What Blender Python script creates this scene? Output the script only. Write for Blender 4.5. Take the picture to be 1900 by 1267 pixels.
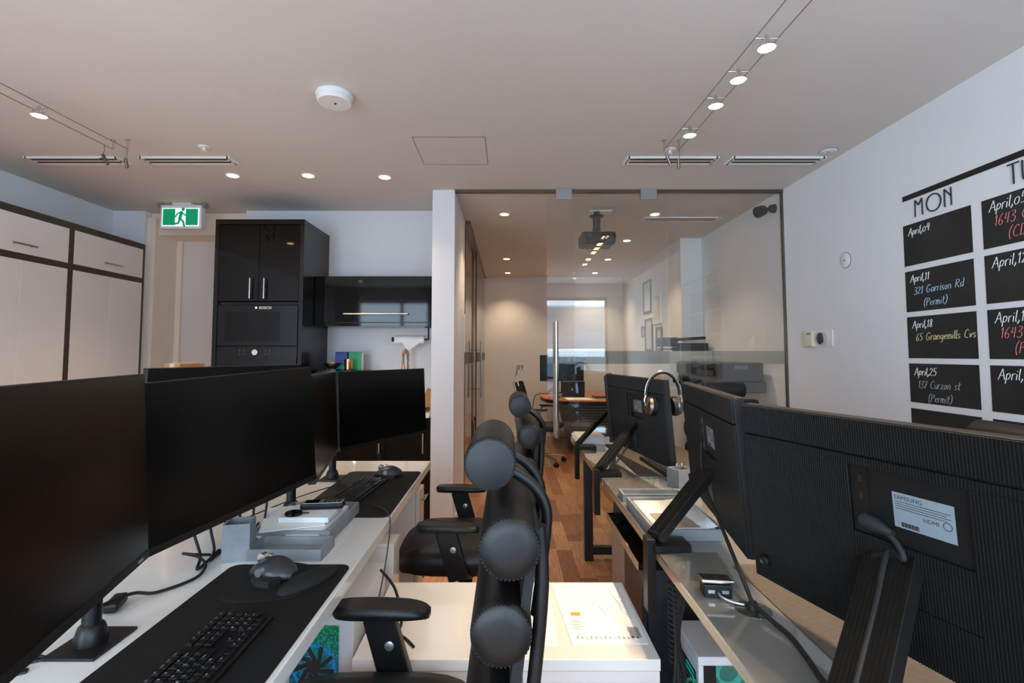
import bpy, math, random
from mathutils import Vector, Matrix
random.seed(7)
for o in list(bpy.data.objects): bpy.data.objects.remove(o)
C = bpy.context.scene.collection
SC = bpy.context.scene
PI = math.pi
# ------------------------------------------------------------------ camera, world, exposure
FPX, PX0, PY0, PITCH, CAMH = 930.0, 942.0, 604.0, math.atan(.0564), 1.361
cd = bpy.data.cameras.new('camera'); cam = bpy.data.objects.new('camera', cd); C.objects.link(cam)
cam.location = (0, 0, CAMH); cam.rotation_euler = (PI/2 + PITCH, 0, 0)
cd.sensor_fit = 'HORIZONTAL'; cd.sensor_width = 36; cd.lens = 36*FPX/1900
cd.shift_x = (950-PX0)/1900; cd.shift_y = (PY0-633.5)/1900
cd.clip_start = .02; cd.clip_end = 200
SC.camera = cam
SC.view_settings.view_transform = 'Standard'; SC.view_settings.look = 'None'
SC.view_settings.exposure = 0.66; SC.view_settings.gamma = 1; SC.view_settings.use_curve_mapping = False
W = bpy.data.worlds.new('sky'); SC.world = W; W.use_nodes = True
bg = W.node_tree.nodes['Background']; bg.inputs[0].default_value = (.65, .82, 1.0, 1); bg.inputs[1].default_value = 9.0
SC.cycles.transparent_max_bounces = 24
SC.cycles.max_bounces = 10
SC.cycles.diffuse_bounces = 6
SC.cycles.sample_clamp_indirect = 6
LAMP = (1.0, .74, .47)
def portal():
    l = bpy.data.lights.new('window_portal', 'AREA'); l.shape = 'RECTANGLE'; l.size = 5.4; l.size_y = 2.2
    l.cycles.is_portal = True
    o = bpy.data.objects.new('window_portal', l); C.objects.link(o)
    o.location = (-.8, -1.45, 1.3); o.rotation_euler = (PI/2, 0, 0)   # looks towards +Y
portal()
def spot(name, loc, target, power, ang=75, blend=.8, size=.03, col=LAMP):
    l = bpy.data.lights.new(name, 'SPOT'); l.energy = power; l.color = col
    l.spot_size = math.radians(ang); l.spot_blend = blend; l.shadow_soft_size = size
    o = bpy.data.objects.new(name, l); C.objects.link(o); o.location = loc
    d = Vector(target)-Vector(loc); o.rotation_euler = d.to_track_quat('-Z', 'Y').to_euler()
    return o
# ------------------------------------------------------------------ materials
def lin(c):
    out = []
    for x in c[:3]:
        x /= 255.0
        out.append(x/12.92 if x <= .04045 else ((x+.055)/1.055)**2.4)
    return tuple(out)
MATS = {}
def M(name, col, rough=.5, metal=0.0, spec=.5, var=.06, vs=6.0, bump=0.0, bs=60.0, coat=0.0, emit=None, es=0.0, stretch=(1,1,1)):
    m = bpy.data.materials.new(name); m.use_nodes = True; MATS[name] = m
    nt = m.node_tree; b = nt.nodes['Principled BSDF']
    c = lin(col)
    tc = nt.nodes.new('ShaderNodeTexCoord'); mp = nt.nodes.new('ShaderNodeMapping'); mp.inputs['Scale'].default_value = stretch
    nt.links.new(tc.outputs['Object'], mp.inputs[0])
    nz = nt.nodes.new('ShaderNodeTexNoise'); nz.inputs['Scale'].default_value = vs; nz.inputs['Detail'].default_value = 4
    nt.links.new(mp.outputs[0], nz.inputs['Vector'])
    rp = nt.nodes.new('ShaderNodeValToRGB')
    rp.color_ramp.elements[0].position = .3; rp.color_ramp.elements[1].position = .7
    rp.color_ramp.elements[0].color = (*[x*(1-var) for x in c], 1); rp.color_ramp.elements[1].color = (*[min(1, x*(1+var)) for x in c], 1)
    nt.links.new(nz.outputs['Fac'], rp.inputs[0]); nt.links.new(rp.outputs[0], b.inputs['Base Color'])
    b.inputs['Roughness'].default_value = rough; b.inputs['Metallic'].default_value = metal
    b.inputs['Specular IOR Level'].default_value = spec; b.inputs['Coat Weight'].default_value = coat
    b.inputs['Coat Roughness'].default_value = .03
    if bump:
        n2 = nt.nodes.new('ShaderNodeTexNoise'); n2.inputs['Scale'].default_value = bs; n2.inputs['Detail'].default_value = 3
        nt.links.new(mp.outputs[0], n2.inputs['Vector'])
        bp = nt.nodes.new('ShaderNodeBump'); bp.inputs['Strength'].default_value = bump; bp.inputs['Distance'].default_value = .002
        nt.links.new(n2.outputs['Fac'], bp.inputs['Height']); nt.links.new(bp.outputs[0], b.inputs['Normal'])
    if emit:
        b.inputs['Emission Color'].default_value = (*lin(emit), 1); b.inputs['Emission Strength'].default_value = es
    return m
def glass_mat(name, tint, f0=.045, rough=0.0):
    m = bpy.data.materials.new(name); m.use_nodes = True; MATS[name] = m
    nt = m.node_tree; nt.nodes.clear(); N = nt.nodes.new; L = nt.links.new
    out = N('ShaderNodeOutputMaterial'); mx = N('ShaderNodeMixShader'); tr = N('ShaderNodeBsdfTransparent'); gl = N('ShaderNodeBsdfGlossy')
    tr.inputs[0].default_value = (*tint, 1); gl.inputs['Roughness'].default_value = rough
    ge = N('ShaderNodeNewGeometry'); dt = N('ShaderNodeVectorMath'); dt.operation = 'DOT_PRODUCT'
    L(ge.outputs['Incoming'], dt.inputs[0]); L(ge.outputs['Normal'], dt.inputs[1])
    ab = N('ShaderNodeMath'); ab.operation = 'ABSOLUTE'; L(dt.outputs['Value'], ab.inputs[0])
    sb = N('ShaderNodeMath'); sb.operation = 'SUBTRACT'; sb.inputs[0].default_value = 1; L(ab.outputs[0], sb.inputs[1])
    pw = N('ShaderNodeMath'); pw.operation = 'POWER'; pw.inputs[1].default_value = 5; L(sb.outputs[0], pw.inputs[0])
    ma = N('ShaderNodeMath'); ma.operation = 'MULTIPLY_ADD'; ma.inputs[1].default_value = 1-f0; ma.inputs[2].default_value = f0; L(pw.outputs[0], ma.inputs[0])
    L(ma.outputs[0], mx.inputs[0]); L(tr.outputs[0], mx.inputs[1]); L(gl.outputs[0], mx.inputs[2]); L(mx.outputs[0], out.inputs[0])
    return m
def screen_like(): pass
M('wall', (224,224,226), .85, var=.012, vs=2, bump=.04, bs=220)
M('wall_inner', (226,216,204), .85, var=.012, vs=2, bump=.04, bs=220)
M('ceiling', (208,203,198), .9, var=.015, vs=1.5)
M('trim', (232,230,226), .5, var=.01)
M('cream', (236,222,202), .6, var=.02)
M('door_paint', (222,214,208), .45, var=.01)
M('white_gloss', (236,232,226), .12, var=.01, coat=.6)
M('white_lam', (228,222,217), .22, var=.01, coat=.5)
M('white_matte', (226,226,224), .55, var=.02)
M('dark_frame', (62,54,46), .35, var=.08, vs=12)
M('black_gloss', (6,6,6), .05, var=.1, spec=.28)
M('black_side', (18,17,17), .18, var=.1, spec=.35)
M('black_glass', (4,4,5), .02, var=.1, spec=.4)
M('black_plastic', (15,15,16), .42, var=.1, vs=20, bump=.08, bs=400, spec=.4)
M('black_rubber', (20,20,20), .7, var=.1, vs=30, bump=.2, bs=300)
M('screen', (4,4,4), .24, var=.15, vs=3, spec=.35)
M('ribbed', (15,14,13), .48, var=.08, vs=30, spec=.24)
M('housing', (22,21,20), .42, var=.06, vs=20, spec=.3)
M('leather', (15,15,16), .44, var=.12, vs=14, bump=.1, bs=420, spec=.42)
M('stitch', (18,18,20), .6)
M('fabric_black', (26,26,27), .8, var=.12, vs=40, bump=.3, bs=500, spec=.4)
M('mouse_grey', (44,46,50), .36, var=.05, vs=20)
M('desk_mat', (19,18,17), .75, var=.12, vs=9, bump=.25, bs=500, spec=.3)
M('felt_pad', (86,77,67), .9, var=.12, vs=60, bump=.3, bs=500)
M('chrome', (222,220,214), .12, 1.0, var=.02)
M('steel', (190,186,178), .28, 1.0, var=.05, vs=4, stretch=(1,1,40))
M('steel_dark', (120,114,104), .35, 1.0, var=.05)
M('copper', (208,150,108), .22, 1.0, var=.05)
M('gold', (196,160,104), .28, 1.0, var=.05)
M('alu', (176,178,180), .35, .8, var=.04)
M('charcoal', (52,55,60), .42, var=.06, vs=10)
M('grey_glass', (120,117,110), .05, var=.02, vs=2, coat=.7)
M('glass_edge', (176,150,118), .25, var=.05)
M('concrete', (130,133,136), .8, var=.16, vs=14, bump=.25, bs=90)
M('paper', (240,240,238), .8, var=.01)
M('ink', (160,158,160), .8)
M('ink_gold', (214,160,60), .8)
M('kraft', (156,112,72), .8, var=.1, vs=10)
M('wood_table', (176,112,62), .32, var=.22, vs=5, stretch=(1,8,1))
M('beige_panel', (178,162,146), .45, var=.06, vs=4)
for i, c in enumerate([(172,124,90), (156,108,78), (188,142,106), (144,98,72), (178,132,100)]):
    M('plank%d' % i, c, .33, var=.28, vs=7, stretch=(9,1,1), bump=.1, bs=40)
M('floor_base', (60,42,30), .6)
M('chalkboard', (36,37,36), .62, var=.3, vs=5)
M('vinyl_black', (28,26,24), .5)
M('chalk_white', (225,225,222), .9, var=.2, vs=80)
M('chalk_blue', (158,178,200), .9, var=.25, vs=80)
M('chalk_yellow', (206,184,140), .9, var=.25, vs=80)
M('chalk_pink', (214,112,116), .9, var=.2, vs=80)
M('chalk_grey', (150,152,152), .9, var=.25, vs=80)
M('label_paper', (122,132,140), .6)
M('legend', (205,205,205), .6)
M('green_box', (24,140,96), .5, var=.1); M('blue_box', (40,60,150), .5, var=.3, vs=9)
M('red_paint', (170,34,20), .35)
M('ivory', (220,216,190), .5)
M('slot_dark', (40,38,36), .7)
M('wire_cable', (120,108,94), .5)
M('lamp_glow', (255,240,210), .4, emit=(255,214,160), es=22)
M('exit_green', (0,110,76), .4, emit=(0,150,100), es=.42)
M('exit_white', (225,245,240), .4, emit=(225,255,248), es=.62)
M('rgb_teal', (6,60,60), .4, emit=(20,200,185), es=.32)
M('rgb_blue', (10,60,110), .4, emit=(16,120,190), es=.35)
M('rgb_green', (10,90,60), .4, emit=(40,225,130), es=.8)
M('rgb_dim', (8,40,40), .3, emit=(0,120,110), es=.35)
M('pc_white', (216,218,222), .4, var=.02)
M('screen_blue', (30,60,100), .3, emit=(60,110,170), es=.5)
M('skin_grey', (86,88,90), .5, var=.05)
M('facade', (150,150,150), .9, var=.1, vs=.4); M('facade_white', (225,228,232), .8); M('facade_glass', (70,92,112), .1, coat=1.0)
M('curtain', (228,230,232), .9, var=.02)
M('art', (206,204,190), .7, var=.06, vs=9)
glass_mat('glass', (.975, .985, .972), .05)
glass_mat('glass_win', (.97, .98, .98), .04)
glass_mat('grommet_clear', (.75, .74, .7), .08)
def band_mat():
    m = bpy.data.materials.new('frost_band'); m.use_nodes = True; MATS['frost_band'] = m
    nt = m.node_tree; nt.nodes.clear(); N = nt.nodes.new; L = nt.links.new
    out = N('ShaderNodeOutputMaterial'); mx = N('ShaderNodeMixShader'); tr = N('ShaderNodeBsdfTransparent'); df = N('ShaderNodeBsdfDiffuse')
    df.inputs[0].default_value = (.26, .27, .25, 1); tr.inputs[0].default_value = (.9, .9, .87, 1); mx.inputs[0].default_value = .28
    L(tr.outputs[0], mx.inputs[1]); L(df.outputs[0], mx.inputs[2]); L(mx.outputs[0], out.inputs[0])
band_mat()
def mesh_glow():
    m = bpy.data.materials.new('rgb_mesh'); m.use_nodes = True; MATS['rgb_mesh'] = m
    nt = m.node_tree; b = nt.nodes['Principled BSDF']; N = nt.nodes.new; L = nt.links.new
    tc = N('ShaderNodeTexCoord'); sp = N('ShaderNodeSeparateXYZ'); L(tc.outputs['Object'], sp.inputs[0])
    mr = N('ShaderNodeMapRange'); mr.inputs[1].default_value = .36; mr.inputs[2].default_value = .55; L(sp.outputs['Z'], mr.inputs[0])
    cr = N('ShaderNodeValToRGB'); e = cr.color_ramp.elements; e[0].color = (.0, .08, .22, 1); e[1].color = (.0, .30, .12, 1); k = e.new(.55); k.color = (.0, .22, .36, 1)
    L(mr.outputs[0], cr.inputs[0])
    vo = N('ShaderNodeTexVoronoi'); vo.inputs['Scale'].default_value = 150; L(tc.outputs['Object'], vo.inputs['Vector'])
    r2 = N('ShaderNodeValToRGB'); r2.color_ramp.elements[0].position = .25; r2.color_ramp.elements[0].color = (1,1,1,1); r2.color_ramp.elements[1].position = .6; r2.color_ramp.elements[1].color = (.25,.25,.25,1); L(vo.outputs['Distance'], r2.inputs[0])
    mx = N('ShaderNodeMix'); mx.data_type = 'RGBA'; mx.blend_type = 'MULTIPLY'; mx.inputs[0].default_value = 1; L(cr.outputs[0], mx.inputs[6]); L(r2.outputs[0], mx.inputs[7])
    L(mx.outputs[2], b.inputs['Emission Color']); b.inputs['Emission Strength'].default_value = .5; b.inputs['Base Color'].default_value = (.01,.02,.02,1); b.inputs['Roughness'].default_value = .3
mesh_glow()
# ------------------------------------------------------------------ mesh helpers
def V(*a): return Vector(a)
def spline(pts, n=8, closed=False):
    P = [Vector(p) for p in pts]
    if len(P) < 3: return P
    out = []; k = len(P); segs = k if closed else k-1
    for i in range(segs):
        if closed: a, b, c, d = P[(i-1) % k], P[i], P[(i+1) % k], P[(i+2) % k]
        else: a, b, c, d = P[max(i-1, 0)], P[i], P[i+1], P[min(i+2, k-1)]
        for j in range(n):
            t = j/n
            out.append(.5*((2*b)+(c-a)*t+(2*a-5*b+4*c-d)*t*t+(3*b-a-3*c+d)*t**3))
    if not closed: out.append(P[-1])
    return out
class MB:
    def __init__(s): s.v = []; s.f = []; s.s = []
    def add(s, vs, fs, smooth=False):
        k = len(s.v); s.v += [tuple(v) for v in vs]
        for f in fs: s.f.append([i+k for i in f]); s.s.append(smooth)
        return s
    def box(s, x0, x1, y0, y1, z0, z1):
        return s.add([(x0,y0,z0),(x1,y0,z0),(x1,y1,z0),(x0,y1,z0),(x0,y0,z1),(x1,y0,z1),(x1,y1,z1),(x0,y1,z1)],
                     [(0,3,2,1),(4,5,6,7),(0,1,5,4),(1,2,6,5),(2,3,7,6),(3,0,4,7)])
    def obox(s, c, size, R=None):
        R = R or Matrix.Identity(3); c = Vector(c); a = []
        for dz in (-.5, .5):
            for dx, dy in ((-.5,-.5),(.5,-.5),(.5,.5),(-.5,.5)): a.append(c+R@Vector((dx*size[0], dy*size[1], dz*size[2])))
        return s.add(a, [(0,3,2,1),(4,5,6,7),(0,1,5,4),(1,2,6,5),(2,3,7,6),(3,0,4,7)])
    def beam(s, a, b, w, t, up=(0,0,1)):      # a box from a to b, w across, t thick along up
        a, b = Vector(a), Vector(b); d = (b-a).normalized(); u = Vector(up); sd = d.cross(u).normalized(); n = sd.cross(d)
        R = Matrix((sd, d, n)).transposed()
        return s.obox((a+b)/2, (w, (b-a).length, t), R)
    def rings(s, R, closed=True, smooth=True, cap=True):
        k = len(R[0]); vs = [p for r in R for p in r]; fs = []
        for i in range(len(R)-1):
            for j in range(k if closed else k-1):
                fs.append((i*k+j, i*k+(j+1) % k, (i+1)*k+(j+1) % k, (i+1)*k+j))
        s.add(vs, fs, smooth)
        if cap and closed:
            s.add(R[0], [tuple(range(k))[::-1]]); s.add(R[-1], [tuple(range(k))])
        return s
    def cyl(s, a, b, r, r2=None, n=16, cap=True):
        a, b = Vector(a), Vector(b); r2 = r if r2 is None else r2; d = (b-a).normalized()
        u = d.orthogonal().normalized(); w = d.cross(u)
        c = [(math.cos(2*PI*i/n)*u+math.sin(2*PI*i/n)*w) for i in range(n)]
        return s.rings([[a+r*q for q in c], [b+r2*q for q in c]], cap=cap)
    def lathe(s, prof, o, axis, n=20, ring=False):
        o = Vector(o); d = Vector(axis).normalized(); u = d.orthogonal().normalized(); w = d.cross(u)
        c = [(math.cos(2*PI*i/n)*u+math.sin(2*PI*i/n)*w) for i in range(n)]
        prof = list(prof)+([prof[0]] if ring else [])
        R = [[o+d*h+max(r, 1e-4)*q for q in c] for r, h in prof]
        g = [R[0]]
        for i in range(1, len(R)):
            g.append(R[i])
            if i < len(R)-1:
                a = math.atan2(prof[i][1]-prof[i-1][1], prof[i][0]-prof[i-1][0]); b = math.atan2(prof[i+1][1]-prof[i][1], prof[i+1][0]-prof[i][0])
                if abs((b-a+PI) % (2*PI)-PI) > .75: s.rings(g, cap=False); g = [R[i]]
        s.rings(g, cap=False)
        if not ring:
            if prof[0][0] > 1e-3: s.add(R[0], [tuple(range(n))[::-1]])
            if prof[-1][0] > 1e-3: s.add(R[-1], [tuple(range(n))])
        return s
    def tube(s, pts, r, n=8):
        P = [Vector(p) for p in pts]; R = []; u = None
        for i, p in enumerate(P):
            d = (P[min(i+1, len(P)-1)]-P[max(i-1, 0)]).normalized()
            if u is None: u = d.orthogonal().normalized()
            u = (u-d*u.dot(d)).normalized(); w = d.cross(u)
            rr = r[i] if isinstance(r, (list, tuple)) else r
            R.append([p+rr*(math.cos(2*PI*k/n)*u+math.sin(2*PI*k/n)*w) for k in range(n)])
        return s.rings(R)
    def prism(s, pts, off):
        P = [Vector(p) for p in pts]; off = Vector(off); k = len(P); Q = [p+off for p in P]
        s.add(P, [tuple(range(k))]); s.add(Q, [tuple(range(k))[::-1]])
        for i in range(k): s.add([P[i], P[(i+1) % k], Q[(i+1) % k], Q[i]], [(0,1,2,3)])
        return s
    def sphere(s, c, r, n=14, m=8):
        c = Vector(c); r = r if isinstance(r, (list, tuple)) else (r, r, r)
        R = []
        for i in range(m+1):
            t = PI*i/m-PI/2; cr = max(math.cos(t), 1e-3)
            R.append([c+V(r[0]*cr*math.cos(2*PI*j/n), r[1]*cr*math.sin(2*PI*j/n), r[2]*math.sin(t)) for j in range(n)])
        return s.rings(R)
    def build(s, name, mat, parent=None, bevel=0, seg=2, sub=0, loc=None, rot=None):
        me = bpy.data.meshes.new(name); me.from_pydata(s.v, [], s.f)
        me.polygons.foreach_set('use_smooth', s.s); me.update()
        import bmesh
        b = bmesh.new(); b.from_mesh(me); bmesh.ops.recalc_face_normals(b, faces=b.faces); b.to_mesh(me); b.free()
        me.materials.append(MATS[mat])
        o = bpy.data.objects.new(name, me); C.objects.link(o)
        if parent is not None: o.parent = parent
        if loc is not None: o.location = loc
        if rot is not None: o.rotation_euler = rot
        if bevel:
            md = o.modifiers.new('bevel', 'BEVEL'); md.width = bevel; md.segments = seg; md.limit_method = 'ANGLE'; md.angle_limit = .6
            md.harden_normals = False
        if sub:
            md = o.modifiers.new('sub', 'SUBSURF'); md.levels = sub; md.render_levels = sub
            for p in me.polygons: p.use_smooth = True
        return o
def tag(o, label=None, cat=None, group=None, kind=None):
    if label: o['label'] = label
    if cat: o['category'] = cat
    if group: o['group'] = group
    if kind: o['kind'] = kind
    return o
def thing(name, label, cat, loc=(0,0,0), rz=0, group=None):
    o = bpy.data.objects.new(name, None); C.objects.link(o); o.empty_display_size = .05
    o.location = loc; o.rotation_euler = (0, 0, rz); return tag(o, label, cat, group)
def box(name, mat, parent, x0, x1, y0, y1, z0, z1, bevel=0, seg=2):
    return MB().box(x0, x1, y0, y1, z0, z1).build(name, mat, parent, bevel, seg)
def struct(o): o['kind'] = 'structure'; return o
def copy_tree(o, parent=None):
    c = o.copy(); C.objects.link(c)
    if parent is not None: c.parent = parent
    for ch in list(o.children): copy_tree(ch, c)
    return c
def text(name, body, size, mat, parent, M4, ext=.0004, align='LEFT'):
    cu = bpy.data.curves.new(name, 'FONT'); cu.body = body; cu.size = size; cu.extrude = ext; cu.resolution_u = 2; cu.align_x = align
    t = bpy.data.objects.new(name+'_tmp', cu); me = bpy.data.meshes.new_from_object(t)
    bpy.data.objects.remove(t); me.materials.clear(); me.materials.append(MATS[mat])
    o = bpy.data.objects.new(name, me); C.objects.link(o)
    if parent is not None: o.parent = parent
    o.matrix_local = M4
    return o
def frame4(o, x, y):
    x = Vector(x).normalized(); y = Vector(y).normalized(); z = x.cross(y)
    m = Matrix((x, y, z)).transposed().to_4x4(); m.translation = Vector(o); return m
# photo pixel -> point on a horizontal plane / on a plane Y = const (camera model above)
_s, _c = math.sin(PITCH), math.cos(PITCH)
def ray(px, py):
    u = (px-PX0)/FPX; v = (PY0-py)/FPX
    return V(u, _c-v*_s, _s+v*_c)
def onz(px, py, z): r = ray(px, py); return V(0, 0, CAMH)+r*((z-CAMH)/r.z)
def ony(px, py, y): r = ray(px, py); return V(0, 0, CAMH)+r*(y/r.y)
def onx(px, py, x): r = ray(px, py); return V(0, 0, CAMH)+r*(x/r.x)
# ------------------------------------------------------------------ the room
XL, XR, YG, YB, YW, CE, YK, XP = -3.56, 2.163, 3.88, 8.37, -1.5, 2.65, 4.46, -.415
fl = struct(box('floor', 'floor_base', None, XL-.1, XR+.1, YW-.1, YB+.1, -.08, -.006))
plank_me = []
for k in range(5):
    o = MB().box(-.0493, .0493, -.299, .299, -.006, 0).build('plank', 'plank%d' % k, fl)
    md = o.data; plank_me.append(md); bpy.data.objects.remove(o)
rest = [MB() for _ in range(5)]
row = 0; x = XL+.05
while x < XR:
    y = YW-random.random()*.5; k2 = random.randrange(5)
    while y < YB+.05:
        k = random.randrange(5)
        if k == k2: k = (k+1) % 5
        k2 = k; yc = y+.3
        if -.72 < x < .78 and 1.7 < yc < YB-.29:
            o = bpy.data.objects.new('plank', plank_me[k]); C.objects.link(o); o.parent = fl; o.location = (x, yc, 0)
        else:
            a, b = max(y+.001, YW), min(y+.599, YB)
            if b-a > .01: rest[k].box(x-.0493, x+.0493, a, b, -.006, 0)
        y += .6
    x += .1
for k in range(5): tag(rest[k].build('plank_field', 'plank%d' % k, fl), kind='stuff')
struct(box('ceiling', 'ceiling', None, XL-.1, XR+.1, YW-.1, YB+.1, CE, CE+.1))
struct(box('wall_right', 'wall', None, XR, XR+.1, YW-.1, 5.535, 0, CE))
struct(box('wall_right_bay', 'wall', None, 1.926, XR+.1, 5.535, YB, 0, CE))
struct(box('wall_left', 'wall', None, XL-.1, XL, YW-.1, YK+.1, 0, CE))
m = MB(); m.box(XL, -3.27, YK, YK+.1, 0, CE); m.box(-2.36, -.591, YK, YK+.1, 0, CE)
struct(m.build('wall_kitchen', 'wall'))
struct(box('wall_partition', 'wall', None, -.591, XP, YG, 4.81, 0, CE, .002))
m = MB(); m.box(XL-.1, -1.6, 4.9, 5.0, 0, CE); m.box(-1.7, -1.6, 5.0, YB, 0, CE); m.box(-1.6, -.5, YK+.1, 4.66, 0, CE)
struct(m.build('wall_corridor', 'wall'))
struct(box('wall_back', 'wall', None, -1.7, XR+.1, YB, YB+.1, 0, CE))
m = MB(); m.box(XL, XR, YW-.1, YW, 0, .3); m.box(XL, XR, YW-.1, YW, 2.4, CE); m.box(XL, -3.4, YW-.1, YW, .3, 2.4); m.box(1.85, XR, YW-.1, YW, .3, 2.4)
struct(m.build('wall_front', 'wall'))
# entry door recess
m = MB(); m.box(-3.27, -2.36, 4.545, 4.9, 2.45, CE); m.box(-3.37, -3.2, 4.545, 4.9, 0, 2.45); m.box(-2.44, -2.3, 4.545, 4.9, 0, 2.45)
struct(m.build('wall_entry', 'cream'))
dr = struct(box('door_1', 'door_paint', None, -3.2, -2.44, 4.83, 4.9, 0, 2.45))
box('door_casing', 'cream', dr, -3.2, -3.15, 4.8, 4.83, 0, 2.45, .003); box('door_casing', 'cream', dr, -2.49, -2.44, 4.8, 4.83, 0, 2.45, .003)
box('door_panel', 'door_paint', dr, -3.02, -2.5, 4.815, 4.83, .05, 2.4, .003)
MB().cyl((-2.6,4.815,1.0),(-2.6,4.76,1.0),.012).cyl((-2.6,4.765,1.0),(-2.72,4.765,1.0),.009).build('door_handle', 'steel', dr)
struct(box('trim_1', 'cream', None, -3.275, -3.2, 4.5, 4.545, 0, 2.6, .002))
for nm, a in (('baseboard_back', (XP+.02, 1.926, YB-.012, YB, 0, .1)), ('baseboard_partition', (XP, XP+.012, YG+.12, 4.8, 0, .1)), ('baseboard_corridor', (-1.6, -1.588, 5.0, YB, 0, .1))):
    struct(box(nm, 'trim', None, *a, .002))
# window behind the camera
w = struct(box('window_1', 'charcoal', None, -3.4, 1.85, YW-.09, YW-.03, .3, .35))
m = MB(); m.box(-3.4, 1.85, YW-.09, YW-.03, 2.35, 2.4); 
xs = [-3.4, -2.1, -.8, .5, 1.8]
for x in xs: m.box(x, x+.05, YW-.09, YW-.03, .35, 2.35)
m.box(-3.35, 1.8, YW-.09, YW-.03, .9, .94)
m.build('window_frame', 'charcoal', w)
for i in range(4): box('pane', 'glass_win', w, xs[i]+.05, xs[i+1], YW-.065, YW-.055, .35, 2.35)
for x in (-3.3, -1.5):
    m = MB(); P = []
    for k in range(57): P.append((x+.009*k-.06, YW+.07+.025*math.sin(k*1.1)))
    m.rings([[V(a, b, z) for a, b in P] for z in (.05, 2.55)], closed=False, cap=False)
    o = m.build('window_curtain', 'curtain'); sd = o.modifiers.new('thick', 'SOLIDIFY'); sd.thickness = .003
    tag(o, 'white pleated curtain hanging %s the window behind the desks' % ('at the far end of' if x < -2 else 'in the middle of'), 'curtain', 'window curtains')
# building across the street, seen only mirrored in the glass
b = thing('apartment_building', 'pale building with white balcony slabs mirrored in the glass partition', 'building', (0,-22,-12))
box('wall', 'facade', b, -3, 12, -4, 0, 0, 20.5)
for i in range(7):
    z = 1.6+i*2.9; box('balcony_slab', 'facade_white', b, -1.5, 8, 0, 1.4, z, z+.45)
    box('window_strip', 'facade_glass', b, -2.5, 11.5, -.02, .05, z+.9, z+2.5)
    box('balcony_rail', 'facade_glass', b, -1.5, 8, 1.3, 1.34, z+.45, z+1.4)
# ------------------------------------------------------------------ glass partition with sliding door
ztop = CE-.0
gl = struct(box('trim_2', 'steel_dark', None, XP, XR, YG-.012, YG+.03, CE-.022, CE))
sj = struct(box('trim_3', 'steel_dark', None, XR-.014, XR, YG-.006, YG+.018, 0, CE-.022))
def gx(px): return ony(px, 500, YG).x
FX0, FX1 = gx(1065), gx(1261)
p = thing('fixed_glass_panel', 'clear fixed glass panel behind the sliding glass door', 'glass panel', ((FX0+FX1)/2, YG, 0), group='glass partition')
hw = (FX1-FX0)/2-.002
box('pane', 'glass', p, -hw, hw, 0, .012, 0, CE-.022); BZ0, BZ1 = ony(1150, 675, YG).z, ony(1150, 651, YG).z
box('frosted_band', 'frost_band', p, -hw, hw, .013, .0135, BZ0, BZ1)
p = thing('fixed_glass_panel', 'clear fixed glass panel against the right wall with the camera above', 'glass panel', ((FX1+XR-.014)/2, YG, 0), group='glass partition')
hw = (XR-.014-FX1)/2-.002
box('pane', 'glass', p, -hw, hw, 0, .012, 0, CE-.022); box('frosted_band', 'frost_band', p, -hw, hw, .013, .0135, BZ0, BZ1)
DX0, DX1, DY = gx(1014), gx(1238), YG-.035
d = thing('sliding_glass_door', 'frameless sliding glass door with long vertical steel bar handle', 'glass door', ((DX0+DX1)/2, DY, 0))
hw = (DX1-DX0)/2
box('pane', 'glass', d, -hw, hw, 0, .01, .012, ony(1100, 364, DY).z)
box('frosted_band', 'frost_band', d, -hw, hw, .011, .0115, BZ0, BZ1)
for px in (1046, 1203):
    x = gx(px)-(DX0+DX1)/2; zt = ony(px, 369, DY-.01).z
    h = box('hanger', 'alu', d, x-.063, x+.063, -.012, .022, zt, CE-.001, .003)
hx = gx(1029.5)-(DX0+DX1)/2; z0, z1 = ony(1029, 812, DY-.05).z, ony(1029, 596, DY-.05).z
for sy in (-.055, .06):
    h = MB().cyl((hx, sy, z0), (hx, sy, z1), .016, n=20).build('bar_handle', 'steel', d)
    for q in (.18, .82):
        z = z0+(z1-z0)*q; MB().cyl((hx, sy, z), (hx, .0 if sy < 0 else .01, z), .009, n=12).build('standoff', 'steel', h)
# glass doors of the corridor side (plane X = XP)
def gd(name, y0, y1, label, hy, xo):
    d = thing(name, label, 'glass door', (XP+xo, (y0+y1)/2, 0), group='meeting room side doors'); w = (y1-y0)/2
    box('pane', 'glass', d, -.006, .006, -w, w, .01, CE-.03)
    box('frosted_band', 'frost_band', d, .0065, .007, -w, w, 1.26, 1.38)
    box('edge_strip', 'slot_dark', d, -.006, .006, -w-.006, -w, .01, CE-.03)
    if hy is not None:
        a, b2 = .82, 1.52
        for sx in (-.055, .055):
            h = MB().cyl((sx, hy, a), (sx, hy, b2), .013, n=14).build('bar_handle', 'steel', d)
            for q in (.16, .84): MB().cyl((sx, hy, a+(b2-a)*q), (0, hy, a+(b2-a)*q), .008, n=10).build('standoff', 'steel', h)
gd('side_glass_door', 4.82, 6.1, 'glass side door next to the white partition end, left of the bar handles', None, 0)
gd('side_glass_door', 6.1, 8.3, 'glass side door with paired steel bar handles near the back wall', -.95, .03)
struct(box('trim_4', 'steel_dark', None, XP-.02, XP+.05, 4.81, YB, CE-.03, CE))
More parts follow.
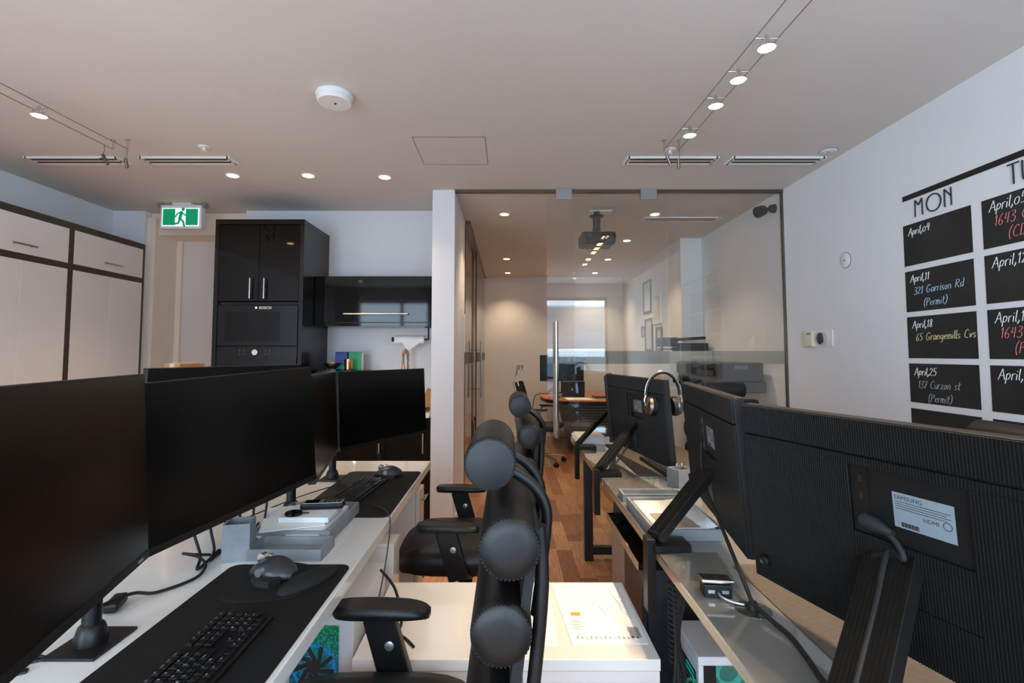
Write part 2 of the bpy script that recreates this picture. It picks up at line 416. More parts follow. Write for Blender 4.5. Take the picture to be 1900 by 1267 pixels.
# ------------------------------------------------------------------ ceiling fittings
def z2(px, py, z=CE): p = onz(px, py, z); return p
RL = [((432,325), 'recessed downlight nearest the exit sign, left of a row of three'), ((572,325), 'recessed downlight above the black tall cabinet, middle of a row of three'), ((714,328), 'recessed downlight right of a row of three, near the white partition'),
      ((936,397), 'recessed downlight just inside the meeting room, left row'), ((940,480), 'middle recessed downlight of the left row in the meeting room'), ((942,506), 'farthest recessed downlight of the left row in the meeting room'),
      ((1215,397), 'recessed downlight right of the projector behind the glass'), ((1163,446), 'second recessed downlight behind the projector, right row'), ((1128,481), 'third recessed downlight of the right meeting room row'), ((1104,506), 'farthest recessed downlight of the right meeting room row')]
for i, (p, lb) in enumerate(RL):
    q = z2(*p); t = thing('recessed_downlight', lb, 'ceiling light', q, group='recessed downlights')
    MB().lathe([(.038, -.001), (.052, -.001), (.052, -.004), (.041, -.006), (.038, -.003)], (0,0,0), (0,0,1), 24, True).build('trim_ring', 'white_matte', t)
    MB().lathe([(.0, -.0045), (.038, -.0045), (.038, -.001), (.0, -.001)], (0,0,0), (0,0,1), 20).build('lens', 'lamp_glow', t)
    s = spot('downlight_beam', (q.x, q.y, CE-.03), (q.x, q.y, 0), (46, 36, 15)[i] if i < 3 else 28, 110, .9, .03); 
q = z2(621,175); t = thing('smoke_detector', 'round white smoke detector on the ceiling', 'smoke detector', q)
MB().lathe([(.0,-.001),(.088,-.001),(.09,-.012),(.088,-.022),(.082,-.024),(.082,-.04),(.078,-.046),(0,-.046)], (0,0,0), (0,0,1), 36).build('housing', 'white_matte', t)
MB().lathe([(0,-.0465),(.006,-.0465),(.006,-.05),(0,-.05)], (0.004,0,0), (0,0,1), 12).build('indicator', 'slot_dark', t)
a, b = z2(765,254), z2(905,305)
t = thing('ceiling_access_panel', 'flush square access panel in the ceiling', 'access panel', ((a.x+b.x)/2, (a.y+b.y)/2, CE))
m = MB(); r = .217
for s in (-1, 1): m.box(-r, r, s*r-.0015, s*r+.0015, -.0012, -.0002); m.box(s*r-.0015, s*r+.0015, -r, r, -.0012, -.0002)
m.build('seam', 'slot_dark', t); box('panel', 'ceiling', t, -r+.002, r-.002, -r+.002, r-.002, -.001, -.0002)
for x0, x1, yv, lb in ((-3.16,-2.56,3.27,'linear slot air vent at far left of the ceiling'), (-2.41,-1.83,3.27,'linear slot air vent second from the left, above the exit sign'), (.79,1.375,3.27,'linear slot air vent behind the right cable light end'), (1.478,2.075,3.27,'linear slot air vent next to the right wall'), (1.3,2.0,4.72,'linear slot air vent in the meeting room ceiling behind the glass')):
    t = thing('linear_air_vent', lb, 'air vent', ((x0+x1)/2, yv, CE), group='ceiling air vents'); w = (x1-x0)/2
    m = MB(); 
    for y in (-.058, -.014, .03): m.box(-w, w, y-.012 if y > -.05 else y-.004, y+.012, -.012, -.0005)
    m.box(-w, w, .046, .062, -.012, -.0005)
    for s in (-1, 1): m.box(s*w-.01, s*w+.01, -.062, .062, -.012, -.0005)
    m.build('frame', 'white_matte', t)
    box('slot', 'slot_dark', t, -w+.02, w-.02, -.048, -.024, -.0126, -.0005); box('slot', 'slot_dark', t, -w+.02, w-.02, -.003, .021, -.0126, -.0005)
for px, lb in (((379,272), 'white ceiling sprinkler above the left vents'), ((1243,277), 'white ceiling sprinkler beside the right cable end')):
    t = thing('ceiling_sprinkler', lb, 'sprinkler', z2(*px), group='ceiling sprinklers')
    MB().lathe([(0,-.001),(.035,-.001),(.034,-.006),(.012,-.009),(0,-.009)], (0,0,0), (0,0,1), 20).build('escutcheon', 'white_matte', t)
    MB().lathe([(0,-.009),(.009,-.009),(.007,-.022),(.016,-.026),(.016,-.029),(0,-.029)], (0,0,0), (0,0,1), 14).build('head', 'white_matte', t)
def disc_plate(name, label, loc, axis, r):
    t = thing(name, label, 'cover plate', loc)
    MB().lathe([(0,.001),(r,.001),(r,.005),(r-.004,.007),(0,.007)], (0,0,0), axis, 32).build('plate', 'white_matte', t)
    MB().lathe([(r,.0005),(r+.003,.0005),(r+.003,.002),(r,.002)], (0,0,0), axis, 32, True).build('shadow_gap', 'slot_dark', t)
    MB().lathe([(0,.007),(.006,.007),(.004,.01),(0,.01)], (0,0,0), axis, 12).build('screw', 'steel_dark', t)
q = z2(1537,280); disc_plate('round_cover_plate', 'round blank cover plate on the ceiling near the right wall', q, (0,0,-1), .05)
q = onx(1569,483,XR); disc_plate('round_cover_plate', 'round blank cover plate on the right wall left of the calendar', q, (-1,0,0), .048)
# cable light systems
def cable(name, label, A, B, half, lamps, labels, end, pw):
    A, B = Vector(A), Vector(B); d = (B-A).normalized(); n = V(0,0,1).cross(d).normalized()
    t = thing(name, label, 'cable lights', end)
    E0 = Vector(end)
    for s in (-1, 1):
        MB().tube([A+n*half*s-E0, B+n*half*s-E0], .0022, 6).build('wire', 'wire_cable', t)
        pt = B+n*half*s-E0
        post = MB().lathe([(.014, CE-B.z-.001), (.014, CE-B.z-.006), (.006, CE-B.z-.008), (.006, -.006), (.0, -.006)], pt, (0,0,1), 12).build('post', 'chrome', t)
    for s, dy, rx in ((-1, .01, .1), (1, -.05, .5)):
        p = B+n*half*s-E0+d*(-.015)
        tn = MB(); base = p+V(0, dy, 0)
        tn.tube([base, base+V(.004,0,-.035), base+V(-.006,0,-.06)], .002, 6)
        tn.build('loose_wire', 'wire_cable', t)
        e = base+V(-.006,0,-.06); mm = MB(); mm.cyl(e, e+V(rx*.05,.01,-.055), .009, n=10); mm.cyl(e+V(-.012,0,-.02), e+V(.014,0,-.022), .004, n=8)
        mm.tube(spline([e+V(-.003,0,-.02), e+V(-.02,0,-.02), e+V(-.03,0,-.035)], 4), .0015, 5)
        mm.build('turnbuckle', 'steel_dark', t)
    for i, (f, lb) in enumerate(zip(lamps, labels)):
        c = A+(B-A)*f
        l = thing('cable_spot_lamp', lb, 'spot lamp', (c.x, c.y, c.z), rz=math.atan2(d.y, d.x)-PI/2, group='cable spot lamps')
        MB().cyl((-half, 0, 0), (half, 0, 0), .004, n=8).build('crossbar', 'chrome', l)
        MB().lathe([(.006, .012), (.012, .0), (.012, -.012), (.030, -.03), (.035, -.042), (.033, -.042), (.024, -.03)], (0,0,0), (0,0,1), 18).build('reflector', 'chrome', l)
        MB().lathe([(0,-.0405),(.0328,-.0405),(.0328,-.0385),(0,-.0385)], (0,0,0), (0,0,1), 18).build('lens', 'lamp_glow', l)
        spot('cable_lamp_beam', (c.x, c.y, c.z-.05), (c.x-.05, c.y, 0), pw, 82, .7, .018)
Pt = [onz(*p, 2.555) for p in ((1425,87), (1371,147), (1327,195), (1273,250))]
A = V(1.075, -1.45, 2.59); B = V(.988, 2.96, 2.59)
fs = [(p.y-A.y)/(B.y-A.y) for p in Pt]+[.66, .58, .30]
cable('cable_light_wires', 'pair of cable light wires over the right desks, ending beside a vent', A, B, .045, fs,
      ['cable spot lamp over the right desks, nearest the camera and largest', 'second cable spot lamp from the camera over the right desks', 'third cable spot lamp from the camera over the right desks', 'cable spot lamp nearest the wire ends over the right desks'] +
      ['cable spot lamp on the right wires overhead behind the view']*3, (B.x, B.y, CE), 32)
A = V(-2.46, -1.45, 2.59); B = V(-2.33, 2.95, 2.59); q = onz(66, 213, 2.555)
cable('cable_light_wires', 'pair of cable light wires at the left side of the ceiling', A, B, .045, [(q.y-A.y)/(B.y-A.y), .72, .55, .35], ['single cable spot lamp glowing at the upper left'] + ['cable spot lamp on the left wires outside the view']*3, (B.x, B.y, CE), 60)
# exit sign
q0, q1 = ony(298,380,4.2), ony(373,424,4.2); cx = (q0.x+q1.x)/2; w = (q1.x-q0.x)/2; zt, zb = q0.z, q1.z
t = thing('exit_sign', 'lit green running man exit sign hanging from the ceiling', 'exit sign', (cx, 4.2, zb)); h = zt-zb
box('housing', 'white_matte', t, -w, w, 0, .06, 0, h, .006); box('canopy', 'white_matte', t, -w*.45, w*.45, 0, .06, h, CE-zb-.001, .004)
box('face', 'exit_white', t, -w+.02, w-.02, -.004, .002, .022, h-.03)
for a, b in ((-w+.027, -.045), (.045, w-.027)): box('green_panel', 'exit_green', t, a, b, -.006, -.003, .028, h-.036)
mb = MB(); zc = h/2-.004
def limb(pts, r): 
    P = [V(x, -.005, zc+z) for x, z in pts]
    for i in range(len(P)-1):
        mb.beam(P[i], P[i+1], .0025, r*2, (P[i+1]-P[i]).cross(V(0,1,0)))
        mb.cyl(P[i]-V(0,.00125,0), P[i]+V(0,.00125,0), r, n=10); mb.cyl(P[i+1]-V(0,.00125,0), P[i+1]+V(0,.00125,0), r, n=10)
k = h/.155
mb.cyl((.016*k,-.00625,zc+.05*k), (.016*k,-.00375,zc+.05*k), .011*k, n=16)
limb([(.006*k,.03*k), (-.004*k,-.012*k)], .010*k); limb([(.008*k,.03*k), (.03*k,.012*k), (.044*k,.016*k)], .0045*k); limb([(.002*k,.032*k), (-.02*k,.022*k), (-.03*k,.002*k)], .0045*k)
limb([(-.002*k,-.012*k), (.018*k,-.028*k), (.026*k,-.058*k)], .006*k); limb([(-.004*k,-.012*k), (-.012*k,-.04*k), (-.042*k,-.046*k)], .006*k)
mb.build('running_man', 'exit_green', t)
for s in (-1, 1):
    MB().lathe([(.0,-.02),(.022,-.02),(.026,0),(.016,.03),(0,.03)], (s*(w+.012), .02, h+.0), (0,1,-.3), 16).build('lamp_head', 'alu', t)
    MB().cyl((s*(w-.02),.03,h-.002),(s*(w+.01),.03,h),.006).build('lamp_arm', 'white_matte', t)
# ------------------------------------------------------------------ wardrobe on the left wall
for y0, y1, lb in ((3.664, 4.41, 'white gloss wardrobe unit with dark frame beside the entry door'), (2.918, 3.664, 'white gloss wardrobe unit with dark frame cut by the left picture edge')):
    t = thing('wardrobe_unit', lb, 'wardrobe', ((XL-3.22)/2, (y0+y1)/2, 0), group='wall wardrobes'); d = (3.56-3.22)/2; w = (y1-y0)/2
    box('carcass', 'dark_frame', t, -d+.003, d-.02, -w+.001, w-.001, 0, 2.32)
    m = MB()
    for s in (-1, 1): m.box(d-.02, d, s*w-(.0205 if s > 0 else 0), s*w+(0 if s > 0 else .0205), 0, 2.33)
    for z0, z1 in ((2.283, 2.33), (1.985, 2.025), (0, .08)): m.box(d-.02, d, -w+.02, w-.02, z0, z1)
    m.build('frame', 'dark_frame', t, .0015)
    for s in (-1, 1): box('door', 'white_lam', t, d-.02, d-.002, (-w+.022) if s < 0 else .0012, -.0012 if s < 0 else w-.022, .082, 1.983, .002)
    f = box('flap_door', 'white_lam', t, d-.02, d-.002, -w+.022, w-.022, 2.027, 2.281, .002)
    h = MB().cyl((d+.022, -.085, 2.085), (d+.022, .085, 2.085), .006, n=12)
    for s in (-.06, .06): h.cyl((d-.002, s, 2.085), (d+.022, s, 2.085), .005, n=8)
    h.build('handle', 'steel', f)
# ------------------------------------------------------------------ kitchenette
t = thing('tall_kitchen_cabinet', 'tall black gloss kitchen cabinet with two upper doors', 'cabinet', (-1.95, 4.18, 0)); w = .348
m = MB(); m.box(-w, -w+.018, -.28, .275, 0, 2.42); m.box(w-.018, w, -.28, .275, 0, 2.42); m.box(-w+.018, w-.018, .25, .275, 0, 2.42)
for z in (.0, .62, 1.235, 1.745): m.box(-w+.018, w-.018, -.26, .25, z, z+.022)
m.build('carcass', 'black_side', t)
m = MB(); m.box(-w-.002, w+.002, -.285, .277, 2.38, 2.42); m.box(-w-.002, -w+.03, -.285, -.25, 0, 2.38); m.box(w-.03, w+.002, -.285, -.25, 0, 2.38)
m.build('surround', 'black_side', t, .002)
for s in (-1, 1):
    d = box('door', 'black_gloss', t, -w+.032 if s < 0 else .0015, -.0015 if s < 0 else w-.032, -.283, -.263, 1.772, 2.374, .002)
    x = s*.055; h = MB().cyl((x, -.31, 1.79), (x, -.31, 1.95), .006, n=12)
    for z in (1.82, 1.92): h.cyl((x, -.283, z), (x, -.31, z), .005, n=8)
    h.build('handle', 'chrome', d)
box('lower_door', 'black_gloss', t, -w+.032, w-.032, -.283, -.263, .645, 1.233, .002); box('lower_door', 'black_gloss', t, -w+.032, w-.032, -.283, -.263, .08, .62, .002)
t = thing('built_in_oven', 'black glass built in microwave oven with round dial', 'oven', (-1.95, 4.18, 1.258)); w = .312
box('body', 'black_plastic', t, -w+.01, w-.01, -.255, .2, 0, .485)
d = box('door_glass', 'black_glass', t, -w, w, -.285, -.256, .165, .482, .003)
box('window', 'black_gloss', d, -w+.06, w-.14, -.287, -.285, .2, .43)
c = box('control_panel', 'black_glass', t, -w, w, -.285, -.256, .0, .16, .003)
MB().lathe([(.027,0),(.027,.012),(.022,.02),(.0,.02)], (-.005,-.285,.115), (0,-1,0), 24).build('dial', 'chrome', c)
for x in (-.13,-.1,.07,.1):
    for z in (.13,.1): MB().cyl((x,-.285,z),(x,-.2865,z),.004,n=8).build('button', 'steel_dark', c)
text('logo', 'BOSCH', .03, 'legend', d, frame4((.01,-.2858,.452), (1,0,0), (0,0,1)))
MB().lathe([(.006,0),(.009,0),(.009,.0008),(.006,.0008)], (-.012,-.2855,.462), (0,-1,0), 16).build('emblem', 'legend', d)
t = thing('wall_cabinet', 'black gloss wall cabinet with one long steel handle', 'cabinet', (-1.1, 4.29, 1.589)); 
box('carcass', 'black_side', t, -.497, .5, -.14, .165, .03, .417); f = box('flap_door', 'black_gloss', t, -.495, .5, -.162, -.142, .033, .415, .002)
h = MB().cyl((-.25,-.186,.1),(.28,-.186,.1),.006,n=12)
for x in (-.2,.23): h.cyl((x,-.162,.1),(x,-.186,.1),.005,n=8)
h.build('handle', 'steel', f); box('pelmet', 'black_gloss', t, -.497, .5, -.15, .165, 0, .029, .002)
t = thing('base_cabinet', 'black kitchen base cabinet under the white worktop', 'cabinet', (-1.1, 4.18, 0))
box('carcass', 'black_side', t, -.497, .5, -.26, .275, .08, .868); box('plinth', 'black_side', t, -.49, .495, -.22, .2, 0, .08)
for a, b in ((-.497,-.167),(-.165,.165),(.167,.5)):
    d = box('door', 'black_gloss', t, a, b, -.281, -.261, .085, .862, .002)
    MB().cyl((b-.05,-.3,.6),(b-.05,-.3,.76),.006).cyl((b-.05,-.281,.62),(b-.05,-.3,.62),.004).cyl((b-.05,-.281,.74),(b-.05,-.3,.74),.004).build('handle', 'steel', d)
tag(box('kitchen_worktop', 'white_gloss', None, -1.597, -.6, 3.87, 4.455, .87, .905, .003), 'white kitchen worktop on black base cabinets', 'worktop')
t = thing('toaster_oven', 'black countertop toaster oven under the bowl and mug', 'toaster oven', (-1.38, 4.25, .905))
box('body', 'black_plastic', t, -.19, .19, -.14, .14, .012, .318, .008); box('door', 'black_glass', t, -.17, .1, -.15, -.141, .05, .27, .003)
for z in (.28,.18,.09): MB().lathe([(.016,0),(.014,.02),(0,.02)], (-.135 if z > .25 else .145,-.141,z), (0,-1,0), 14).build('knob', 'chrome', t)
MB().cyl((-.12,-.17,.285),(.1,-.17,.285),.006).cyl((-.12,-.17,.285),(-.12,-.141,.285),.005).cyl((.1,-.17,.285),(.1,-.141,.285),.005).build('handle', 'steel', t)
for x in (-.16,.16):
    for y in (-.11,.11): MB().cyl((x,y,0),(x,y,.012),.012,n=10).build('foot', 'black_rubber', t)
ZT = .905+.318
t = thing('dark_bowl', 'small dark metal bowl on top of the toaster oven', 'bowl', (-1.465, 4.2, ZT))
MB().lathe([(0,.0),(.035,0),(.035,.012),(.03,.016),(.062,.04),(.072,.062),(.066,.062),(.056,.042),(0,.02)], (0,0,0), (0,0,1), 28).build('bowl', 'steel_dark', t)
t = thing('copper_mug', 'copper coloured metal mug on the toaster oven', 'mug', (-1.328, 4.2, ZT))
MB().lathe([(0,0),(.034,0),(.036,.01),(.036,.095),(.033,.095),(.033,.01),(0,.008)], (0,0,0), (0,0,1), 24).build('cup', 'copper', t)
t = thing('carton', 'green carton standing behind the copper mug', 'box', (-1.297, 4.3, ZT)); box('carton_body', 'green_box', t, -.055, .055, -.03, .03, 0, .155, .002); box('side_panel', 'paper', t, .0555, .0565, -.03, .03, .0, .15)
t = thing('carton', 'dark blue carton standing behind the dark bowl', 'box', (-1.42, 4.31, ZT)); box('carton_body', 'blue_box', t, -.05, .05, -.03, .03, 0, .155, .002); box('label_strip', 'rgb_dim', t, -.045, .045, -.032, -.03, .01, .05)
t = thing('paper_towel_holder', 'black paper towel holder with white roll under the wall cabinet', 'paper towel', (-.83, 4.3, 1.589))
MB().tube(spline([(.15,0,0),(.15,0,-.09),(.148,0,-.1),(.14,0,-.105),(.05,0,-.105),(-.15,0,-.105)],5), .007, 8).build('bracket', 'black_plastic', t); box('mounting_plate', 'black_plastic', t, .12, .18, -.02, .02, -.006, 0)
MB().lathe([(.012,0),(.034,0),(.034,.25),(.012,.25)], (-.135,0,-.105), (1,0,0), 24).build('paper_roll', 'paper', t)
m = MB(); m.prism([(-.08,-.033,-.11),(.11,-.033,-.11),(.03,-.03,-.17),(-.02,-.03,-.2),(-.05,-.031,-.16)], (0,.001,0)); m.build('loose_sheet', 'paper', t)
MB().lathe([(.02,0),(.02,.012),(0,.012)], (-.15,0,-.105), (-1,0,0), 14).build('end_knob', 'black_plastic', t)
t = thing('kitchen_faucet', 'gold spring kitchen faucet in front of the towel roll', 'faucet', (-.86, 4.33, .905))
MB().lathe([(.03,0),(.03,.01),(.02,.02),(.02,.12),(.012,.13),(.012,.3)], (0,0,0), (0,0,1), 16).build('stem', 'gold', t)
arc = [(0,0,.3)] + [(-.012+.012*math.cos(a), -.035+.035*math.cos(a), .44+.045*math.sin(a)) for a in [k*PI/8 for k in range(9)]] + [(-.024,-.07,.36)]
hp = []
for i, p in enumerate(spline(arc, 14)):
    hp.append(p+V(.013*math.cos(i*1.25), .0, .013*math.sin(i*1.25)))
MB().tube(hp, .0028, 5).build('spring', 'gold', t); MB().tube(spline(arc,4), .007, 8).build('hose', 'steel_dark', t)
MB().lathe([(.01,0),(.014,-.02),(.015,-.1),(.0,-.1)], (-.024,-.07,.37), (0,0,1), 14).build('spray_head', 'gold', t)
t = thing('wooden_board', 'small wooden board leaning behind the partition on the worktop', 'board', (-.66,4.2,.905)); MB().obox((0,0,.08), (.1,.015,.16), Matrix.Rotation(.5,3,'Y')).build('board', 'kraft', t, .002)
t = thing('plate_stack', 'stack of gold rimmed plates on the kitchen worktop', 'plates', (-.66,4.02,.905))
for k in range(3): MB().lathe([(0,0),(.03,0),(.052,.012),(.05,.014),(.028,.005),(0,.004)], (0,0,k*.011), (0,0,1), 24).build('plate', 'gold', t)
# ------------------------------------------------------------------ right wall: calendar, thermostat, sensor, camera
XW = XR-.0005
ST = {}
def G(ch, w, *ls): ST[ch] = (w, ls)
G('A',.62,[(0,0),(.3,1)],[(.3,1),(.6,0)],[(.1,.36),(.52,.4)]); G('p',.42,[(.05,.55),(.02,.1),(0,-.35)],[(.04,.4),(.2,.58),(.36,.4),(.22,.08),(.04,.1)])
G('r',.32,[(.03,.55),(.03,0)],[(.03,.32),(.14,.52),(.3,.55)]); G('i',.16,[(.06,.5),(.06,0)],[(.07,.74),(.08,.8)]); G('l',.18,[(.08,1),(.06,.3),(.08,.04),(.16,0)])
G(',',.2,[(.1,.14),(.12,.02),(.02,-.2)]); G('0',.5,[(.22,.62),(.06,.5),(.02,.25),(.14,.02),(.34,.06),(.42,.32),(.36,.58),(.22,.62)]); G('1',.3,[(.02,.7),(.16,.95)],[(.16,.95),(.16,0)])
G('2',.5,[(.02,.72),(.16,.92),(.36,.84),(.34,.58),(.02,.02)],[(.02,.02),(.46,.06)]); G('3',.46,[(.04,.9),(.3,.94),(.36,.72),(.14,.52),(.38,.4),(.38,.1),(.18,-.04),(.02,.08)])
G('4',.5,[(.14,.92),(.06,.42)],[(.06,.42),(.44,.46)],[(.36,.92),(.34,-.02)]); G('5',.46,[(.1,.92),(.06,.52)],[(.06,.52),(.28,.56),(.4,.32),(.3,.04),(.04,.02)],[(.1,.92),(.42,.95)])
G('6',.46,[(.34,.95),(.12,.66),(.03,.28),(.16,.0),(.36,.08),(.36,.32),(.18,.42),(.05,.26)]); G('7',.42,[(.02,.9),(.38,.92)],[(.38,.92),(.14,0)],[(.1,.46),(.36,.5)])
G('8',.46,[(.34,.8),(.2,.96),(.08,.78),(.34,.28),(.24,.0),(.06,.16),(.16,.46),(.34,.8)]); G('9',.44,[(.36,.72),(.2,.94),(.04,.74),(.14,.52),(.36,.66)],[(.36,.78),(.3,0)])
G('G',.66,[(.56,.8),(.34,.98),(.08,.7),(.04,.3),(.22,.02),(.48,.1),(.54,.4)],[(.54,.4),(.3,.4)]); G('a',.44,[(.34,.48),(.14,.54),(.02,.26),(.14,.0),(.32,.2),(.36,.5)],[(.35,.46),(.4,.02)])
G('o',.42,[(.18,.52),(.03,.3),(.12,.03),(.3,.1),(.33,.4),(.18,.52)]); G('n',.44,[(.03,.52),(.04,0)],[(.04,.34),(.2,.54),(.34,.4),(.36,0)]); G('s',.36,[(.3,.48),(.1,.52),(.06,.34),(.28,.2),(.22,.02),(.02,.04)])
G('R',.58,[(.06,.95),(.06,0)],[(.06,.92),(.4,.94),(.44,.62),(.08,.5)],[(.12,.5),(.52,0)]); G('d',.46,[(.34,.46),(.12,.5),(.03,.2),(.18,0),(.36,.2)],[(.38,1),(.4,0)]); G('(',.3,[(.24,1.08),(.06,.7),(.05,.2),(.2,-.16)])
G(')',.34,[(.04,1.08),(.24,.7),(.22,.2),(.02,-.16)]); G('P',.5,[(.06,.95),(.04,0)],[(.06,.92),(.38,.9),(.38,.6),(.06,.46)]); G('e',.4,[(.04,.28),(.32,.32),(.24,.52),(.06,.4),(.06,.1),(.34,.06)])
G('m',.6,[(.03,.52),(.04,0)],[(.04,.34),(.16,.54),(.26,.36),(.27,0)],[(.27,.36),(.4,.54),(.5,.36),(.52,0)]); G('t',.34,[(.16,.9),(.14,.1),(.3,.02)],[(.0,.58),(.34,.62)]); G('g',.44,[(.34,.46),(.14,.52),(.03,.26),(.16,.04),(.34,.22)],[(.36,.5),(.34,-.2),(.1,-.36)])
G('C',.56,[(.5,.84),(.28,.98),(.06,.6),(.08,.2),(.28,.0),(.5,.08)]); G('v',.4,[(.02,.5),(.16,.02)],[(.16,.02),(.36,.54)]); G('u',.42,[(.04,.5),(.06,.08),(.2,0),(.34,.16),(.35,.5)],[(.35,.5),(.38,0)]); G('z',.4,[(.02,.5),(.34,.52)],[(.34,.52),(.04,.02)],[(.04,.02),(.38,.04)])
G('D',.58,[(.06,.95),(.06,0)],[(.02,.95),(.36,.84),(.48,.46),(.32,.06),(.02,0)]); G(' ',.4); G('T',.6,[(0,1),(.56,1)],[(.28,1),(.28,0)]); G('U',.62,[(.04,1),(.04,.24),(.16,.02),(.36,.02),(.5,.24),(.5,1)]); G('E',.5,[(.04,0),(.04,1)],[(.04,1),(.42,1)],[(.04,.26),(.38,.26)],[(.04,0),(.42,0)])
G('M',.74,[(.04,0),(.06,1)],[(.06,1),(.3,.66)],[(.3,.66),(.56,1)],[(.56,1),(.58,0)]); G('O',1.05,[(.48,1),(.14,.86),(0,.5),(.14,.14),(.48,0),(.82,.14),(.96,.5),(.82,.86),(.48,1)]); G('N',.6,[(.04,0),(.04,1)],[(.04,1),(.46,.52)],[(.46,0),(.46,1)])
def strokes(name, s, y, z, h, mat, parent, r=.0024, slant=.12, jit=0, o=(0,0,0)):
    mb = MB(); x = 0
    for ch in s:
        w, ls = ST[ch]
        for l in ls:
            P = [V(0, -(x+a+slant*b)*h, b*h+(x*jit)*h) for a, b in l]
            P = spline(P, 5) if len(P) > 2 else P
            mb.tube([p+V(-.0012, 0, 0) for p in P], r, 5)
        x += w*1.06+.05
    return mb.build(name, mat, parent, loc=(-.002, y-o[1], z-o[2]))
cal = thing('wall_calendar', 'weekly chalkboard calendar decal with black header bar on the right wall', 'calendar', (XW, 2.2, 1.0))
co = (0, 2.2, 1.0)
box('header_bar', 'vinyl_black', cal, -.002, 0, onx(1675,370,XR).y-.9-2.2-.45, onx(1675,370,XR).y-2.2, onx(1675,366,XR).z-1.0, onx(1675,376,XR).z-1.0+.001)
zr = [(2.055, 1.833), (1.803, 1.585), (1.558, 1.338), (1.31, 1.105), (1.072, .86)]
y1c = [(2.706, 2.305), (2.252, 1.851)]
notes = {(0,0): ['April,04'], (0,1): ['April,05', ('1643 Glen', 'chalk_pink'), ('(CD)', 'chalk_pink')], (1,0): ['April,11', ('321 Garrison Rd', 'chalk_blue'), ('(Permit)', 'chalk_blue')], (1,1): ['April,12'],
         (2,0): ['April,18', ('65 Grangemills Cvs', 'chalk_yellow')], (2,1): ['April,19', ('1643 Glen', 'chalk_pink'), ('(Permit)', 'chalk_pink')], (3,0): ['April,25', ('137 Curzon st', 'chalk_grey'), ('(Permit)', 'chalk_grey')], (3,1): ['April,26']}
for r, (za, zb) in enumerate(zr):
    for c, (ya, yb) in enumerate(y1c):
        bd = box('chalk_square', 'chalkboard', cal, -.0015, 0, yb-2.2, ya-2.2, zb-1.0, za-1.0)
        for i, n in enumerate(notes.get((r, c), [])):
            s, mt = n if isinstance(n, tuple) else (n, 'chalk_white')
            big = .048 if c == 1 else .04
            strokes('chalk_writing', s, ya-.035-.02*i-(.04 if i == 2 else 0), za-.062-.066*i, big, mt, bd, .0016, .2, .025, co)
for i, (ch, px) in enumerate((('M', 1701), ('O', 1732), ('N', 1768))): strokes('day_letter', ch, {'M':2.622,'O':2.545,'N':2.442}[ch], 2.085, .088, 'vinyl_black', cal, .0035, 0, 0, co)
for ch, y in (('T', 2.125), ('U', 2.065), ('E', 1.995)): strokes('day_letter', ch, y, 2.085, .088, 'vinyl_black', cal, .0035, 0, 0, co)
a, b = onx(1499,615,XR), onx(1515,643,XR)
t = thing('wall_sensor_box', 'small ivory wall box left of the thermostat', 'sensor', (XR, (a.y+b.y)/2, b.z)); w = abs(a.y-b.y)/2; h = a.z-b.z
box('housing', 'ivory', t, -.03, -.0005, -w, w, 0, h, .004); box('grille', 'ivory', t, -.032, -.03, -w+.012, w-.012, .01, h*.68, .001); box('mark', 'steel_dark', t, -.0315, -.03, -w+.02, w-.03, h*.8, h*.87)
a, b = onx(1519,613,XR), onx(1547,643,XR)
t = thing('round_thermostat', 'round steel thermostat with dark face on white wall plate', 'thermostat', (XR, (a.y+b.y)/2, b.z)); w = abs(a.y-b.y)/2; h = a.z-b.z
box('wall_plate', 'white_matte', t, -.006, -.0005, -w, w, 0, h, .002)
MB().lathe([(.034,0),(.042,.006),(.042,.028),(.038,.03)], (-.006,.012,h/2), (-1,0,0), 28).build('ring', 'chrome', t); MB().lathe([(.0379,.028),(.0379,.0305),(.02,.032),(0,.032)], (-.006,.012,h/2), (-1,0,0), 28).build('face', 'black_glass', t)
t = thing('security_camera', 'small black security camera in the glass corner near the ceiling', 'camera', (XR, 4.0, 2.5)); 
MB().lathe([(0,0.001),(.036,.001),(.036,.01),(.028,.04),(.01,.055),(0,.055)], (0,0,.035), (-1,0,0), 20).build('mount', 'black_plastic', t)
MB().sphere((-.068,-.005,.03), .014).build('ball_joint', 'black_plastic', t)
MB().lathe([(0,0),(.02,.0),(.036,.012),(.044,.04),(.046,.085),(0,.085)], (-.075,-.006,.028), (-.93,-.12,-.36), 20).build('body', 'black_plastic', t)
MB().lathe([(.046,.085),(.042,.09),(0,.088)], (-.075,-.006,.028), (-.93,-.12,-.36), 20).build('lens_face', 'black_glass', t)
# ------------------------------------------------------------------ meeting room
t = thing('projector', 'dark projector hanging upside down from a ceiling mount', 'projector', (.80, 4.45, CE))
box('ceiling_plate', 'white_matte', t, -.06, .14, -.02, .09, -.012, -.0005, .002)
MB().lathe([(.0,-.012),(.025,-.012),(.025,-.045),(.066,-.05),(.06,-.06),(.036,-.066),(.034,-.13),(.03,-.14),(.04,-.185),(.0,-.185)], (0,.0,0), (0,0,1), 20).build('mount', 'black_plastic', t)
b = box('body', 'black_plastic', t, -.15, .15, -.11, .13, -.32, -.215, .018, 3)
box('underside', 'housing', b, -.13, .13, -.115, .1, -.332, -.315, .006); MB().lathe([(.036,0),(.036,.03),(.03,.03),(.0,.02)], (-.09,-.11,-.27), (0,-1,0), 20).build('lens', 'black_glass', b)
m = MB()
for a in range(3):
    an = a*2.1+.4; m.beam((0,0,-.19), (.11*math.cos(an), .09*math.sin(an), -.212), .02, .006)
m.build('mount_arm', 'black_plastic', t); MB().tube(spline([(.06,.02,-.2),(.1,.02,-.19),(.16,.02,-.2),(.175,.03,-.235),(.145,.05,-.26)],5), .005, 6).build('cable', 'black_rubber', t)

